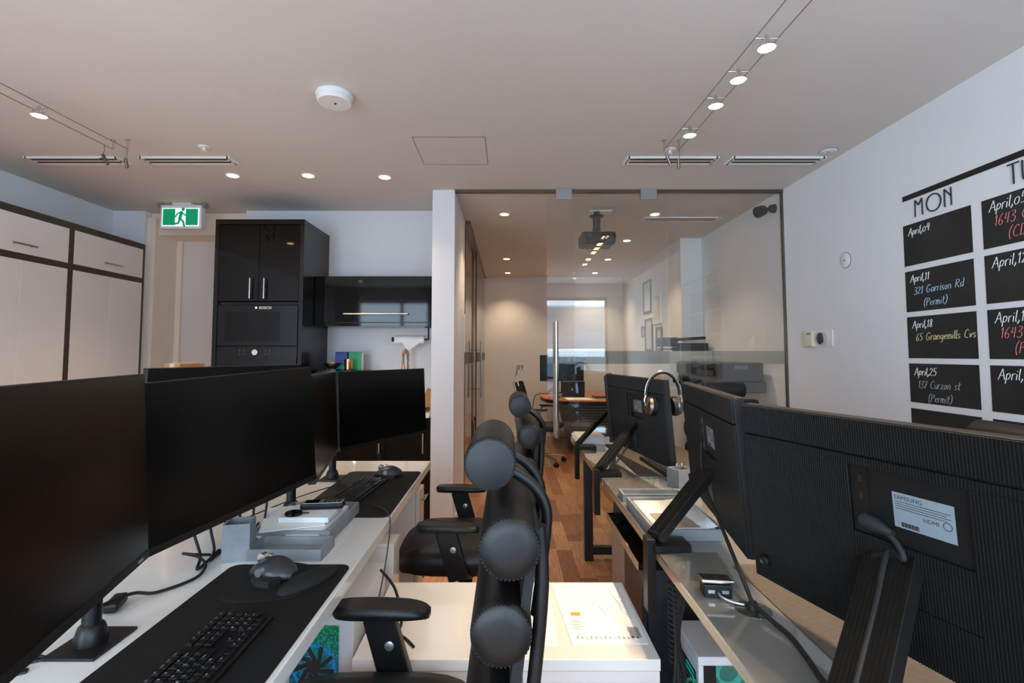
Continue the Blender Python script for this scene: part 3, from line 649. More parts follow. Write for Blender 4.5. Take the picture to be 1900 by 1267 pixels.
t = thing('meeting_table', 'wooden meeting table with rounded end and dark edge', 'table', (1.0, 7.45, 0))
pts = [(-.42,.8)] + [(-.2+.42*math.cos(a), -.38+.42*math.sin(a)) for a in [PI+k*PI/2/8 for k in range(9)]] + [(.85,-.8),(.85,.8)]
pts = [(-.45,.8),(-.5,.3),(-.52,-.1),(-.47,-.45),(-.36,-.66),(-.2,-.78),(.05,-.82),(.85,-.82),(.85,.8)]
MB().prism([(x,y,.742) for x,y in pts], (0,0,-.012)).build('table_top', 'wood_table', t); MB().prism([(x*1.004,y*1.004,.73) for x,y in pts], (0,0,-.04)).build('edge_band', 'black_plastic', t)
MB().prism([(-.3,-.25,.69),(-.1,-.45,.69),(.1,-.35,0),(-.12,-.15,0)], (.04,.06,0)).build('leg', 'skin_grey', t); box('leg', 'skin_grey', t, .5, .56, -.5, .5, 0, .69, .004)
box('modesty_panel', 'charcoal', t, -.1, .8, -.38, -.36, .18, .66)
m = MB()
for k in range(12): m.box(-.1, .8, -.395, -.385, .2+k*.038, .212+k*.038)
tag(m.build('panel_slat', 'steel_dark', t), kind='stuff')
TT = .742
t = thing('desktop_monitor', 'black monitor standing at the back of the meeting table', 'monitor', (.86, 7.95, TT))
box('base', 'black_plastic', t, -.12, .12, -.09, .09, 0, .012, .004); MB().cyl((0,.02,.01),(0,.02,.3),.018).build('stand', 'black_plastic', t); hs = box('housing', 'black_plastic', t, -.35, .34, -.02, .02, .19, .6, .004); box('screen', 'screen', hs, -.34, .33, -.0215, -.02, .2, .592); box('lit_area', 'screen_blue', hs, .08, .325, -.0225, -.0215, .5, .59)
t = thing('laptop', 'open dark laptop seen from behind on the meeting table', 'laptop', (.945, 7.25, TT)); box('base', 'black_plastic', t, -.16, .16, .0, .22, 0, .016, .004)
l = MB().obox((0,-.02,.118), (.32,.008,.215), Matrix.Rotation(.1,3,'X')).build('lid', 'black_plastic', t, .003); MB().cyl((-.02,-.022,.11),(-.02,-.03,.11),.011).build('emblem', 'legend', l)
t = thing('paper_sheet', 'open paper sheet lying before the laptop on the meeting table', 'paper', (.95,6.98,TT)); MB().prism([(-.14,-.2,.001),(.24,-.2,.001),(.18,.14,.001),(-.16,.14,.001)], (0,0,.002)).build('sheet', 'paper', t)
t = thing('notebook', 'dark notebook lying right of the laptop on the meeting table', 'notebook', (1.32,7.2,TT)); box('cover', 'black_plastic', t, -.1, .1, -.13, .13, 0, .014, .003); box('pages', 'paper', t, -.095, .1005, -.127, .127, .003, .011)
t = thing('computer_mouse', 'black mouse left of the laptop on the meeting table', 'mouse', (.72,7.12,TT)); MB().sphere((0,0,.0), (.032,.055,.036)).build('shell', 'black_plastic', t, loc=(0,0,.0)); box('wheel', 'slot_dark', t, -.003, .003, -.04, -.02, .028, .036)
t = thing('cable_coil', 'black cable trailing over the meeting table corner', 'cable', (.6,7.7,TT)); MB().tube(spline([(.15,.1,.01),(0,.02,.008),(-.08,.05,.01),(-.14,-.05,.008),(-.2,-.2,-.02),(-.23,-.22,-.2),(-.2,-.2,-.35)],6), .006, 6).build('cable', 'black_rubber', t)
t = thing('desk_headphones', 'black headphones hung on the meeting room monitor', 'headphones', (1.1,7.9,1.345)); MB().tube([(.085*math.cos(a),0,.07*math.sin(a)-.06) for a in [k*PI/12 for k in range(13)]], .008, 8).build('headband', 'black_plastic', t)
for s in (-1,1): MB().lathe([(.03,0),(.036,.01),(.03,.03),(0,.03)], (s*.08,0,-.07), (s,0,0), 16).build('ear_cup', 'black_plastic', t)
t = thing('low_partition_panel', 'beige low panel behind the meeting table', 'panel', (1.35,8.33,0)); box('board', 'white_matte', t, -.25, .55, -.02, .02, 0, 1.05, .004)
def mesh_chair(loc, rz, label, high):
    t = thing('mesh_office_chair', label, 'chair', loc, rz, group=None)
    for k in range(5):
        a = 2*PI*k/5+.3; e = V(.3*math.cos(a), .3*math.sin(a), .075)
        MB().tube([(0,0,.1), (e.x*.5, e.y*.5, .095), tuple(e)], [.022,.018,.013], 8).build('base_leg', 'chrome', t)
        cs = MB(); tn = V(-math.sin(a), math.cos(a), 0)
        for s in (-.014, .014): cs.cyl(e+tn*(s-.008)+V(0,0,-.047), e+tn*(s+.008)+V(0,0,-.047), .028, n=16)
        cs.cyl(e+V(0,0,-.03), e, .007, n=8); cs.build('caster', 'black_rubber', t)
    MB().cyl((0,0,.1),(0,0,.42),.026).build('gas_lift', 'chrome', t)
    MB().box(-.24,.24,-.24,.24,.42,.49).build('seat', 'fabric_black', t, .03, 3)
    m = MB()
    for s in (-1, 1): m.tube(spline([(s*.2,.2,.44),(s*.21,.27,.55),(s*.21,.25,.8),(s*.19,.3,1.0)],6), .012, 8)
    m.tube(spline([(-.19,.3,1.0),(0,.31,1.02),(.19,.3,1.0)],6), .012, 8); m.build('back_frame', 'chrome', t)
    R = [[V(x, .262+.038*(1-(x/.205)**2)+.04*max(0,(z-.8)/.2), z) for x in (-.2,-.13,-.06,0,.06,.13,.2)] for z in (.52,.62,.72,.82,.92,1.0)]
    o = MB().rings(R, closed=False, cap=False).build('back_mesh', 'fabric_black', t); sd = o.modifiers.new('thick', 'SOLIDIFY'); sd.thickness = .006
    for s in (-1, 1):
        ar = MB().tube(spline([(s*.23,.12,.46),(s*.28,.1,.55),(s*.28,.06,.67),(s*.28,-.12,.68)],6), .012, 8).build('arm_frame', 'chrome', t); box('arm_pad', 'black_plastic', ar, s*.28-.03, s*.28+.03, -.16, .1, .68, .7, .008)
    if high:
        MB().tube(spline([(0,.3,.95),(0,.33,1.1),(0,.28,1.2)],6), .012, 8).build('headrest_stem', 'chrome', t); MB().tube(spline([(-.1,.29,1.1),(-.1,.28,1.2),(0,.275,1.215),(.1,.28,1.2),(.1,.29,1.1)],6), .012, 8).build('headrest_hoop', 'chrome', t)
mesh_chair((.42,6.35,0), PI/2-.35, 'chrome mesh swivel chair with headrest at the rounded table end', True)
t = thing('large_format_printer', 'grey large format printer beyond the glass at the right wall', 'printer', (1.93, 4.72, 0))
b = box('body', 'skin_grey', t, -.165, .18, -.56, .5, 1.04, 1.29, .015, 3)
box('end_cap', 'skin_grey', b, -.16, .178, -.575, -.555, 1.13, 1.285, .008); box('end_cap', 'skin_grey', b, -.12, .2, -.575, -.555, 1.04, 1.128, .008)
box('name_plate', 'label_paper', b, -.06, .05, -.5775, -.575, 1.235, 1.265)
box('front_cover', 'black_glass', b, -.185, -.16, -.45, .48, 1.17, 1.28, .006); MB().obox((-.22,-.3,1.24), (.12,.22,.02), Matrix.Rotation(.35,3,'Y')).build('control_panel', 'black_gloss', b, .004); MB().obox((-.22,.1,1.1), (.1,.5,.03), Matrix.Rotation(-.3,3,'Y')).build('output_chute', 'black_gloss', b, .004)
for y in (-.45,.4):
    box('stand_leg', 'charcoal', t, -.02, .03, y-.025, y+.025, .05, 1.04); box('stand_foot', 'charcoal', t, -.24, .2, y-.025, y+.025, 0, .05, .004)
t = thing('storage_cabinet', 'tall white storage cabinet behind the large printer', 'cabinet', (1.9, 5.38, 0)); box('body', 'white_matte', t, -.28, .25, -.1, .14, 0, 1.39, .003); box('door', 'white_matte', t, -.27, -.005, -.112, -.1, .03, 1.37, .002); box('door', 'white_matte', t, .005, .245, -.112, -.1, .03, 1.37, .002)
t = thing('desktop_printer', 'black desktop printer with open lid on the tall cabinet', 'printer', (1.9, 5.38, 1.39)); box('body', 'black_plastic', t, -.1, .22, -.09, .12, 0, .085, .008); box('tray', 'black_plastic', t, -.27, -.08, -.06, .08, .015, .03, .003); box('side_unit', 'black_plastic', t, -.27, -.1, -.09, .12, .05, .145, .012); MB().obox((.02,0,.13), (.34,.2,.03), Matrix.Rotation(-.06,3,'Y')).build('lid', 'black_plastic', t, .006)
for i, (y0, y1, z0, z1, mt, lb) in enumerate(((7.04,6.67,1.92,2.36,'dark', 'tall narrow dark framed certificate, highest on the meeting room wall'), (6.60,6.25,1.75,2.12,'light', 'pale framed print right of the highest certificate'), (7.15,6.99,1.6,1.75,'dark', 'small dark framed picture at far left of the group'), (6.97,6.63,1.40,1.84,'dark', 'dark framed certificate below the highest frame'), (6.46,6.22,1.38,1.70,'dark', 'dark framed picture lowest right of the group'))):
    t = thing('wall_picture', lb, 'picture', (1.926, (y0+y1)/2, z0), group='framed pictures in the meeting room'); w = abs(y0-y1)/2; h = z1-z0
    m = MB()
    for s in (-1,1): m.box(-.02,-.0005, s*w-(.022 if s>0 else 0), s*w+(0 if s>0 else .022), 0, h)
    m.box(-.02,-.0005,-w+.022,w-.022,0,.022); m.box(-.02,-.0005,-w+.022,w-.022,h-.022,h); m.build('frame', 'charcoal' if mt == 'dark' else 'trim', t); box('picture', 'art', t, -.008, -.0007, -w+.022, w-.022, .022, h-.022)
t = thing('fire_extinguisher', 'red fire extinguisher standing behind the side glass doors', 'fire extinguisher', (-.52, 6.9, 0))
MB().lathe([(0,0),(.062,0),(.066,.02),(.066,.4),(.05,.46),(.02,.49),(.02,.52)], (0,0,0), (0,0,1), 22).build('cylinder', 'red_paint', t); MB().box(-.02,.02,-.05,.05,.52,.55).build('valve_handle', 'black_plastic', t, .004); MB().tube(spline([(0,-.03,.53),(.07,-.06,.5),(.085,-.03,.35),(.075,0,.2)],5), .01, 8).build('hose', 'black_rubber', t)
t = thing('light_switch_plate', 'white switch plate on the meeting room side of the partition', 'switch', (XP, 4.5, 1.2)); box('plate', 'trim', t, .0005, .007, -.045, .045, -.06, .06, .002); box('rocker', 'trim', t, .007, .011, -.018, .018, -.035, .035, .002)
t = thing('intercom_panel', 'narrow white intercom panel above the switch on the partition', 'intercom', (XP, 4.52, 1.32)); box('panel', 'trim', t, .0005, .012, -.05, .05, 0, .45, .003); box('handset', 'trim', t, .012, .03, -.02, .02, .05, .4, .006)
# ------------------------------------------------------------------ left benches
DZ = .745
def bench(name, label, x0, x1, y0, y1, edge_side):
    t = thing(name, label, 'desk', ((x0+x1)/2, (y0+y1)/2, 0)); w = (x1-x0)/2; l = (y1-y0)/2
    box('top', 'white_gloss', t, -w, w, -l, l, .705, DZ, .003); box('rail', 'white_gloss', t, -w+.06, w-.06, -l+.05, l-.05, .64, .704)
    box('end_panel', 'white_gloss', t, -w+.02, w-.06, -l+.02, -l+.05, 0, .704, .002); box('end_panel', 'white_gloss', t, -w+.02, w-.06, l-.05, l-.02, 0, .704, .002)
    return t
t = bench('white_desk', 'long glossy white desk with two workstations on the left', -1.2, -.443, .2, 2.93, 1)
def at_obj(t, p): return Vector(p)-t.location
t = bench('white_desk', 'white desk of the opposite row behind the left monitors', -1.96, -1.204, .2, 2.93, -1)
t = thing('drawer_pedestal', 'white drawer pedestal under the far end of the left desk', 'drawers', (-.72, 2.79, 0)); box('body', 'white_gloss', t, -.25, .23, -.085, .075, .03, .635, .003)
for k in range(3):
    d = box('drawer_front', 'white_gloss', t, .232, .25, -.083, .073, .035+k*.2, .23+k*.2, .002); z = .18+k*.2
    MB().cyl((.272,-.06,z),(.272,.05,z),.005).cyl((.25,-.04,z),(.272,-.04,z),.004).cyl((.25,.03,z),(.272,.03,z),.004).build('handle', 'steel', d)
for x in (-.2,.18): MB().cyl((x,0,0),(x,0,.03),.02).build('foot', 'black_rubber', t)
t = thing('low_side_box', 'white gloss low box under the middle of the left desk', 'cabinet', (-.70, 2.05, 0)); box('body', 'white_gloss', t, -.26, .255, -.05, .06, 0, .606, .003); box('top_lid', 'white_gloss', t, -.26, .256, -.052, .062, .607, .62, .002)
# low white cabinet across the aisle
t = thing('low_white_cabinet', 'low glossy white cabinet across the aisle with drawings on top', 'cabinet', (0, 1.7, 0))
box('top', 'white_gloss', t, -.44, .432, -.235, .245, .468, .5, .002); box('body', 'white_lam', t, -.435, .428, -.215, .242, .04, .468); box('plinth', 'white_lam', t, -.42, .41, -.19, .22, 0, .04)
for a, b in ((-.436,-.225),(-.222,.372)): box('drawer_front', 'white_lam', t, a, b, -.232, -.216, .06, .43, .002)
box('side_stile', 'white_lam', t, .375, .43, -.232, -.216, .06, .43, .002); box('front_rail', 'white_lam', t, -.436, .43, -.2325, -.216, .434, .466, .002)
t = thing('drawing_sheet', 'large plan drawing lying over the right side of the low cabinet', 'paper', (.29, 1.73, .5))
MB().prism([(-.1,-.19,.0005),(.128,-.19,.0005),(.136,.205,.0005),(-.128,.205,.0005)], (0,0,.0012)).build('sheet', 'paper', t)
m = MB()
for k in range(14): m.box(-.08+k*.014, -.075+k*.014, -.165, -.15-.004*(k % 3), .0018, .002)
for k in range(5): m.box(-.085, -.06+.008*(k % 2), -.11+k*.012, -.107+k*.012, .0018, .002)
m.prism([(.02,.03,.0018),(.035,-.03,.0018),(.037,-.03,.0018),(.023,.03,.0018)], (0,0,.0003)); m.build('ink_drawing', 'ink', t); box('stamp', 'ink_gold', t, -.082, -.05, -.03, -.01, .0018, .0022)
m = MB()
for k in range(6): m.tube(spline([(.07+.01*k,.15-.01*k,.002),(.09,.07-.012*k,.002),(.115,.05-.02*k,.002)],4), .0006, 4)
m.box(.085,.118,-.16,-.1,.0018,.002); m.build('plan_lines', 'ink', t)
t = thing('drawing_sheet', 'plain cream sheet left of the plan on the low cabinet', 'paper', (.05, 1.73, .5)); MB().prism([(-.16,-.2,.0003),(.1,-.2,.0003),(.1,.2,.0003),(-.16,.2,.0003)], (0,0,.0009)).build('sheet', 'paper', t)
# ------------------------------------------------------------------ monitors
def mon_frame(p0, p1, zb, tilt, name, label, group, roll=0):
    p0, p1 = Vector(p0), Vector(p1); d = p1-p0; th = math.atan2(d.y, d.x)
    t = thing(name, label, 'monitor', ((p0.x+p1.x)/2, (p0.y+p1.y)/2, zb), th, group); t.rotation_euler = (-tilt, -roll, th)
    Mt = Matrix.Translation(t.location) @ Matrix.Rotation(th, 4, 'Z') @ Matrix.Rotation(-roll, 4, 'Y') @ Matrix.Rotation(-tilt, 4, 'X')
    return t, d.length/2, Mt.inverted()
def mon_left(p0, p1, zb, label, pole=None, logo=False, group='dark screens on the white desks', roll=0):
    t, w, iM = mon_frame(p0, p1, zb, math.radians(3), 'flat_monitor', label, group, roll); h = .365
    box('housing', 'housing', t, -w, w, -.004, .018, 0, h, .002); box('bezel', 'black_plastic', t, -w, w, -.0075, -.004, 0, .016, .001)
    box('screen', 'screen', t, -w+.004, w-.004, -.0065, -.0041, .0165, h-.003)
    MB().box(-.16, .16, .018, .05, .06, .28).build('back_bulge', 'black_plastic', t, .012)
    if logo: box('logo_badge', 'alu', t, w-.05, w-.03, -.0082, -.0075, .005, .010)
    if pole is not None:
        x, y, q = pole
        b = Vector((x, y, DZ))
        def L(v): return iM @ Vector(v)
        st = MB()
        c = [L((x+dx, y+dy, DZ+.0005)) for dx, dy in ((-.05,-.06),(.055,-.06),(.055,.06),(-.05,.06))]
        up = (iM.to_3x3() @ V(0,0,.006)); st.prism(c, up); st.build('base_plate', 'black_plastic', t)
        MB().lathe([(.03,.006),(.03,.02),(.024,.04),(.019,.045)], L(b), iM.to_3x3() @ V(0,0,1), 20).build('base_collar', 'black_plastic', t)
        MB().cyl(L((x,y,DZ+.02)), L((x,y,DZ+.36)), .0175, n=20).build('pole', 'black_plastic', t)
        MB().beam(L((x,y,DZ+.32)), (q*w*.0, .045, .18), .05, .022, (0,0,1)).build('arm', 'black_plastic', t, .004)
    return t
mon_left((-.566,.433), (-.723,1.025), .956, 'dark monitor nearest the camera at the left picture edge', (-.885,1.10,0), True)
mon_left((-.761,1.079), (-.628,1.66), .944, 'wide dark monitor right of the nearest one, black screen', roll=.034)
mon_left((-.648,1.70), (-.775,2.305), .925, 'narrow seen dark monitor between the big one and the far one', (-.845,1.99,0))
mon_left((-.772,2.322), (-.465,2.874), .914, 'dark monitor farthest on the left desk, beside the white partition', (-.865,2.51,0))
mon_left((-.90,2.12), (-1.12,1.53), .953, 'monitor of the opposite row showing a strip above the left screens', (-1.1,1.9,0))
def ribs(x0, x1, z0, z1, y, pitch=.0052):
    mb = MB(); n = max(1, int((x1-x0)/pitch)); p = (x1-x0)/n; P = []
    for k in range(n):
        a = x0+k*p; P += [(a, y), (a+p*.18, y+.0017), (a+p*.62, y+.0017), (a+p*.8, y)]
    P.append((x1, y)); prof = [(x0, y-.006)]+P+[(x1, y-.006)]
    m = [[V(a, b, z) for a, b in prof] for z in (z0, z1)]
    mb.rings(m, closed=True, smooth=False)
    return mb
def mon_right(p0, p1, zb, label, H, A, aw, cap=None):
    t, w, iM = mon_frame(p0, p1, zb, math.radians(4.7), 'ribbed_monitor', label, 'ribbed back monitors on the glass desks'); h = .42
    box('housing', 'housing', t, -w, w, -.018, .009, 0, h, .0015); box('screen', 'screen', t, -w+.006, w-.006, -.0195, -.0181, .012, h-.006)
    rx0, rx1, rz0, rz1, sl = -.125, .08, .20, .33, .347
    y = .015
    for a in ((-w+.002, w-.002, sl+.005, h-.002), (-w+.002, w-.002, rz1, sl), (-w+.002, rx0, 0.002, rz1-.0005), (rx1, w-.002, .002, rz1-.0005), (rx0+.0005, rx1-.0005, .10, rz0), (rx0+.0005, rx1-.0005, .002, .098)):
        ribs(*a, y).build('ribbed_panel', 'ribbed', t)
    pb = box('port_strip', 'black_plastic', t, rx1-.036, rx1-.002, .0095, .0125, rz0+.002, rz1-.002)
    for z in (.305, .272, .222): 
        box('port', 'steel_dark', pb, rx1-.025, rx1-.019, .0125, .0132, z-.007, z+.007)
    lb = box('label_plate', 'label_paper', t, -.10, .0, .0092, .0098, .232, .295)
    X = (-1,0,0); Z = (0,0,1)
    text('brand_line', 'SAMSUNG', .0105, 'slot_dark', lb, frame4((-.003,.0099,.283), X, Z), .0001)
    text('hdmi_mark', 'HDMI', .010, 'slot_dark', lb, frame4((-.05,.0099,.254), X, Z), .0001)
    mk = MB()
    for k in range(4): mk.box(-.094+.006*(k % 2), -.004, .0099, .0101, .2785-k*.0042, .2795-k*.0042)
    for k in range(16): mk.box(-.042+k*.0019, -.041+k*.0019+.0006*(k % 3), .0099, .0101, .235, .243)
    mk.lathe([(.006,0),(.0072,0),(.0072,.0002),(.006,.0002)], (-.088,.0099,.258), (0,1,0), 16, True); mk.build('fine_print', 'slot_dark', lb)
    MB().lathe([(.008,.009),(.013,.009),(.013,.0195),(.011,.021),(.008,.018)], (w-.045,.009,.05), (0,1,0), 18).build('joystick_button', 'black_plastic', t)
    H, A = Vector(H), Vector(A); d = (A-H).normalized(); up = V(-d.z, 0, d.x); side = d.cross(up).normalized(); up = side.cross(d).normalized()
    def L(v): return iM @ Vector(v)
    R3 = iM.to_3x3(); side = d.cross(up).normalized()
    st = MB(); n = R3 @ up
    for s in (-1, 1): st.beam(L(H+side*s*aw*.265), L(A+side*s*aw*.265), aw*.45, .024, n)
    arm = st.build('stand_arm', 'housing', t, .0015)
    rb = MB()
    for s in (-1, 1):
        for k in range(5): 
            q = side*s*(aw*.085+aw*.09*k); rb.beam(L(H+q+up*.0125), L(A+q+up*.0125), aw*.05, .002, n)
    rb.build('arm_ridges', 'ribbed', arm); MB().beam(L(H), L(A), aw*.1, .014, n).build('arm_channel', 'black_plastic', arm)
    MB().cyl(L(A-side*.03), L(A+side*.03), .016, n=14).build('tilt_hinge', 'housing', t)
    MB().beam(L(A), L(A+V(.012,0,-.13)), .035, .012, R3 @ V(-1,0,0)).build('stand_bracket', 'black_plastic', t)
    MB().cyl(L(H-side*aw*.5), L(H+side*aw*.5), .014, n=14).build('base_hinge', 'housing', t)
    cl = MB(); zc = DZ+.0005
    c = [V(.455,H.y-.05,zc), V(.57,H.y-.04,zc), V(.57,H.y+.04,zc), V(.455,H.y+.05,zc)]
    cl.prism([L(v) for v in c], R3 @ V(0,0,.022)); cl.build('clamp', 'housing', t, .002)
    MB().beam(L((.450,H.y,DZ+.035)), L((.450,H.y,DZ-.19)), .05, .028, R3 @ V(-1,0,0)).build('clamp_plate', 'housing', t, .002)
    return t, iM, [L(A+up*.014+d*.004), L(A*.7+H*.3+up*.012), L(A*.4+H*.6+up*.012), L(H+up*.012)]
m3, iM3, g3 = mon_right((.835,.598), (.632,1.283), .818, 'ribbed black monitor back nearest the camera at right, with label plate', (.50,.77,.785), (.71,.945,.985), .10)
m2, iM2, g2 = mon_right((.642,1.335), (.762,2.064), .826, 'ribbed black monitor back second from the camera on the right desk', (.475,1.63,.785), (.672,1.69,.98), .085)
m1, iM1, g1 = mon_right((.791,2.423), (.669,3.18), .816, 'ribbed black monitor back with headphones hung over its corner', (.47,2.58,.785), (.70,2.80,.97), .085)
m0, iM0, g0 = mon_right((.665,3.215), (.80,3.80), .80, 'ribbed monitor seen edge on, farthest right desk next to the glass door', (.465,3.30,.785), (.70,3.50,.97), .05)
def cable_part(name, pts, r, mat, parent, iM=None, n=6):
    P = [(iM @ Vector(p)) if iM else Vector(p) for p in pts]
    return MB().tube(spline(P, 8), r, n).build(name, mat, parent)
# power plug + cable of the nearest right monitor
MB().lathe([(.008,0),(.013,.004),(.014,.03),(.009,.045),(.006,.06)], (.055,.022,.232), (-1,0,-.2), 14).build('power_plug', 'black_rubber', m3)
cable_part('power_cable', [(.01,.022,.222), (-.014,.026,.205), (-.024,.03,.185)]+g3, .0058, 'black_rubber', m3)
cable_part('power_cable', [(.665,1.74,1.06), (.655,1.72,1.0), (.645,1.66,.93), (.625,1.5,.86), (.60,1.33,.80), (.592,1.255,.764), (.592,1.247,.757)], .0055, 'black_rubber', m2, iM2)
cable_part('power_cable', [(.70,2.86,1.07), (.69,2.83,1.02), (.70,2.80,.97), (.66,2.72,.90), (.56,2.62,.80)], .005, 'black_rubber', m1, iM1)
# headphones over the corner of monitor m1
t = thing('headphones', 'brown and steel headphones straddling the monitor corner', 'headphones', (.762, 2.475, 1.06), .1)
MB().tube([(.085*math.cos(a), 0, .10+.11*math.sin(a)) for a in [k*PI/16 for k in range(17)]], .0075, 8).build('headband', 'leather', t)
MB().tube([(.092*math.cos(a), 0, .10+.118*math.sin(a)) for a in [k*PI/16 for k in range(17)]], .003, 6).build('band_trim', 'chrome', t)
for s in (-1, 1):
    e = MB().lathe([(.0,0),(.042,.002),(.047,.012),(.042,.026),(.024,.032),(0,.032)], (s*.055,0,.045), (s,0,.12), 22).build('ear_cup', 'steel_dark', t)
    MB().lathe([(.022,-.016),(.045,-.014),(.049,0),(.045,.004)], (s*.055,0,.045), (s,0,.12), 22).build('ear_pad', 'leather', e)
    MB().tube(spline([(s*.086,0,.1),(s*.095,0,.075),(s*.09,0,.05)],5), .005, 8).build('yoke', 'chrome', t)
# ------------------------------------------------------------------ right glass desks
def glass_desk(label, y0, y1, legs):
    t = thing('glass_desk', label, 'desk', (.81, (y0+y1)/2, 0)); l = (y1-y0)/2; a, b = .468-.81, 1.15-.81
    box('glass_top', 'grey_glass', t, a, b, -l, l, DZ-.008, DZ, .001); box('edge', 'glass_edge', t, a+.002, b-.002, -l+.002, l-.002, DZ-.034, DZ-.0085, .001)
    for y in (-l+.14, l-.14): box('rail', 'charcoal', t, a+.06, b-.06, y-.02, y+.02, DZ-.075, DZ-.0345)
    box('rail', 'charcoal', t, a+.1, a+.14, -l+.16, l-.16, DZ-.075, DZ-.0345)
    for y in legs:
        yy = y-(y0+y1)/2
        for x in (a+.04, b-.06): box('leg', 'charcoal', t, x-.0, x+.055, yy-.025, yy+.025, .0, DZ-.0345, .002)
        box('foot_beam', 'charcoal', t, a+.095, b-.06, yy-.022, yy+.022, .04, .09, .002)
    return t
glass_desk('near grey glass desk on the right with document trays', .25, 2.515, (.5, 2.43))
glass_desk('far grey glass desk on the right beside the glass door', 2.53, 3.78, (3.40,))
t = thing('pedestal_cabinet', 'dark grey cabinet with beige front under the near glass desk', 'cabinet', (.80, 2.02, 0))
box('body', 'charcoal', t, -.30, .25, -.18, .36, .02, .59, .003); box('top', 'black_gloss', t, -.335, .25, -.19, .37, .591, .62, .002); box('edge_strip', 'glass_edge', t, -.337, -.335, -.19, .37, .591, .62)
box('drawer_front', 'beige_panel', t, -.318, -.301, .11, .355, .03, .585, .002); box('drawer_front', 'charcoal', t, -.318, -.301, -.175, .105, .03, .585, .002); box('foot', 'black_rubber', t, -.28, .23, -.15, .33, 0, .02)
t = thing('under_desk_case', 'black computer case in the dark under the far glass desk', 'computer', (.80, 2.85, 0)); box('body', 'black_plastic', t, -.18, .2, -.12, .12, .02, .48, .004); box('front_panel', 'black_gloss', t, -.19, -.181, -.11, .11, .04, .46, .003)
for x in (-.14,.16): box('foot', 'black_rubber', t, x-.02, x+.02, -.1, .1, 0, .02)
def mat_obj(name, label, mt, x0, x1, y0, y1, z, r=.03, cat='desk mat'):
    P = []
    for cx, cy, a0 in ((x1-r,y1-r,0),(x0+r,y1-r,PI/2),(x0+r,y0+r,PI),(x1-r,y0+r,1.5*PI)):
        for k in range(6): a = a0+k*PI/10; P.append((cx+r*math.cos(a), cy+r*math.sin(a), z))
    return tag(MB().prism(P, (0,0,.003)).build(name, mt), label, cat)
mat_obj('desk_mat', 'black desk mat under the nearest keyboard on the left desk', 'desk_mat', -.80, -.455, .62, 1.50, DZ)
mat_obj('desk_mat', 'black desk mat under the far keyboard on the left desk', 'desk_mat', -.82, -.45, 1.925, 2.66, DZ)
mat_obj('desk_pad', 'taupe felt desk pad under the nearest right monitor', 'felt_pad', .654, 1.13, .55, 1.50, DZ, .015)
mat_obj('desk_pad', 'taupe felt desk pad on the far glass desk', 'felt_pad', .66, 1.13, 2.56, 3.45, DZ, .015)
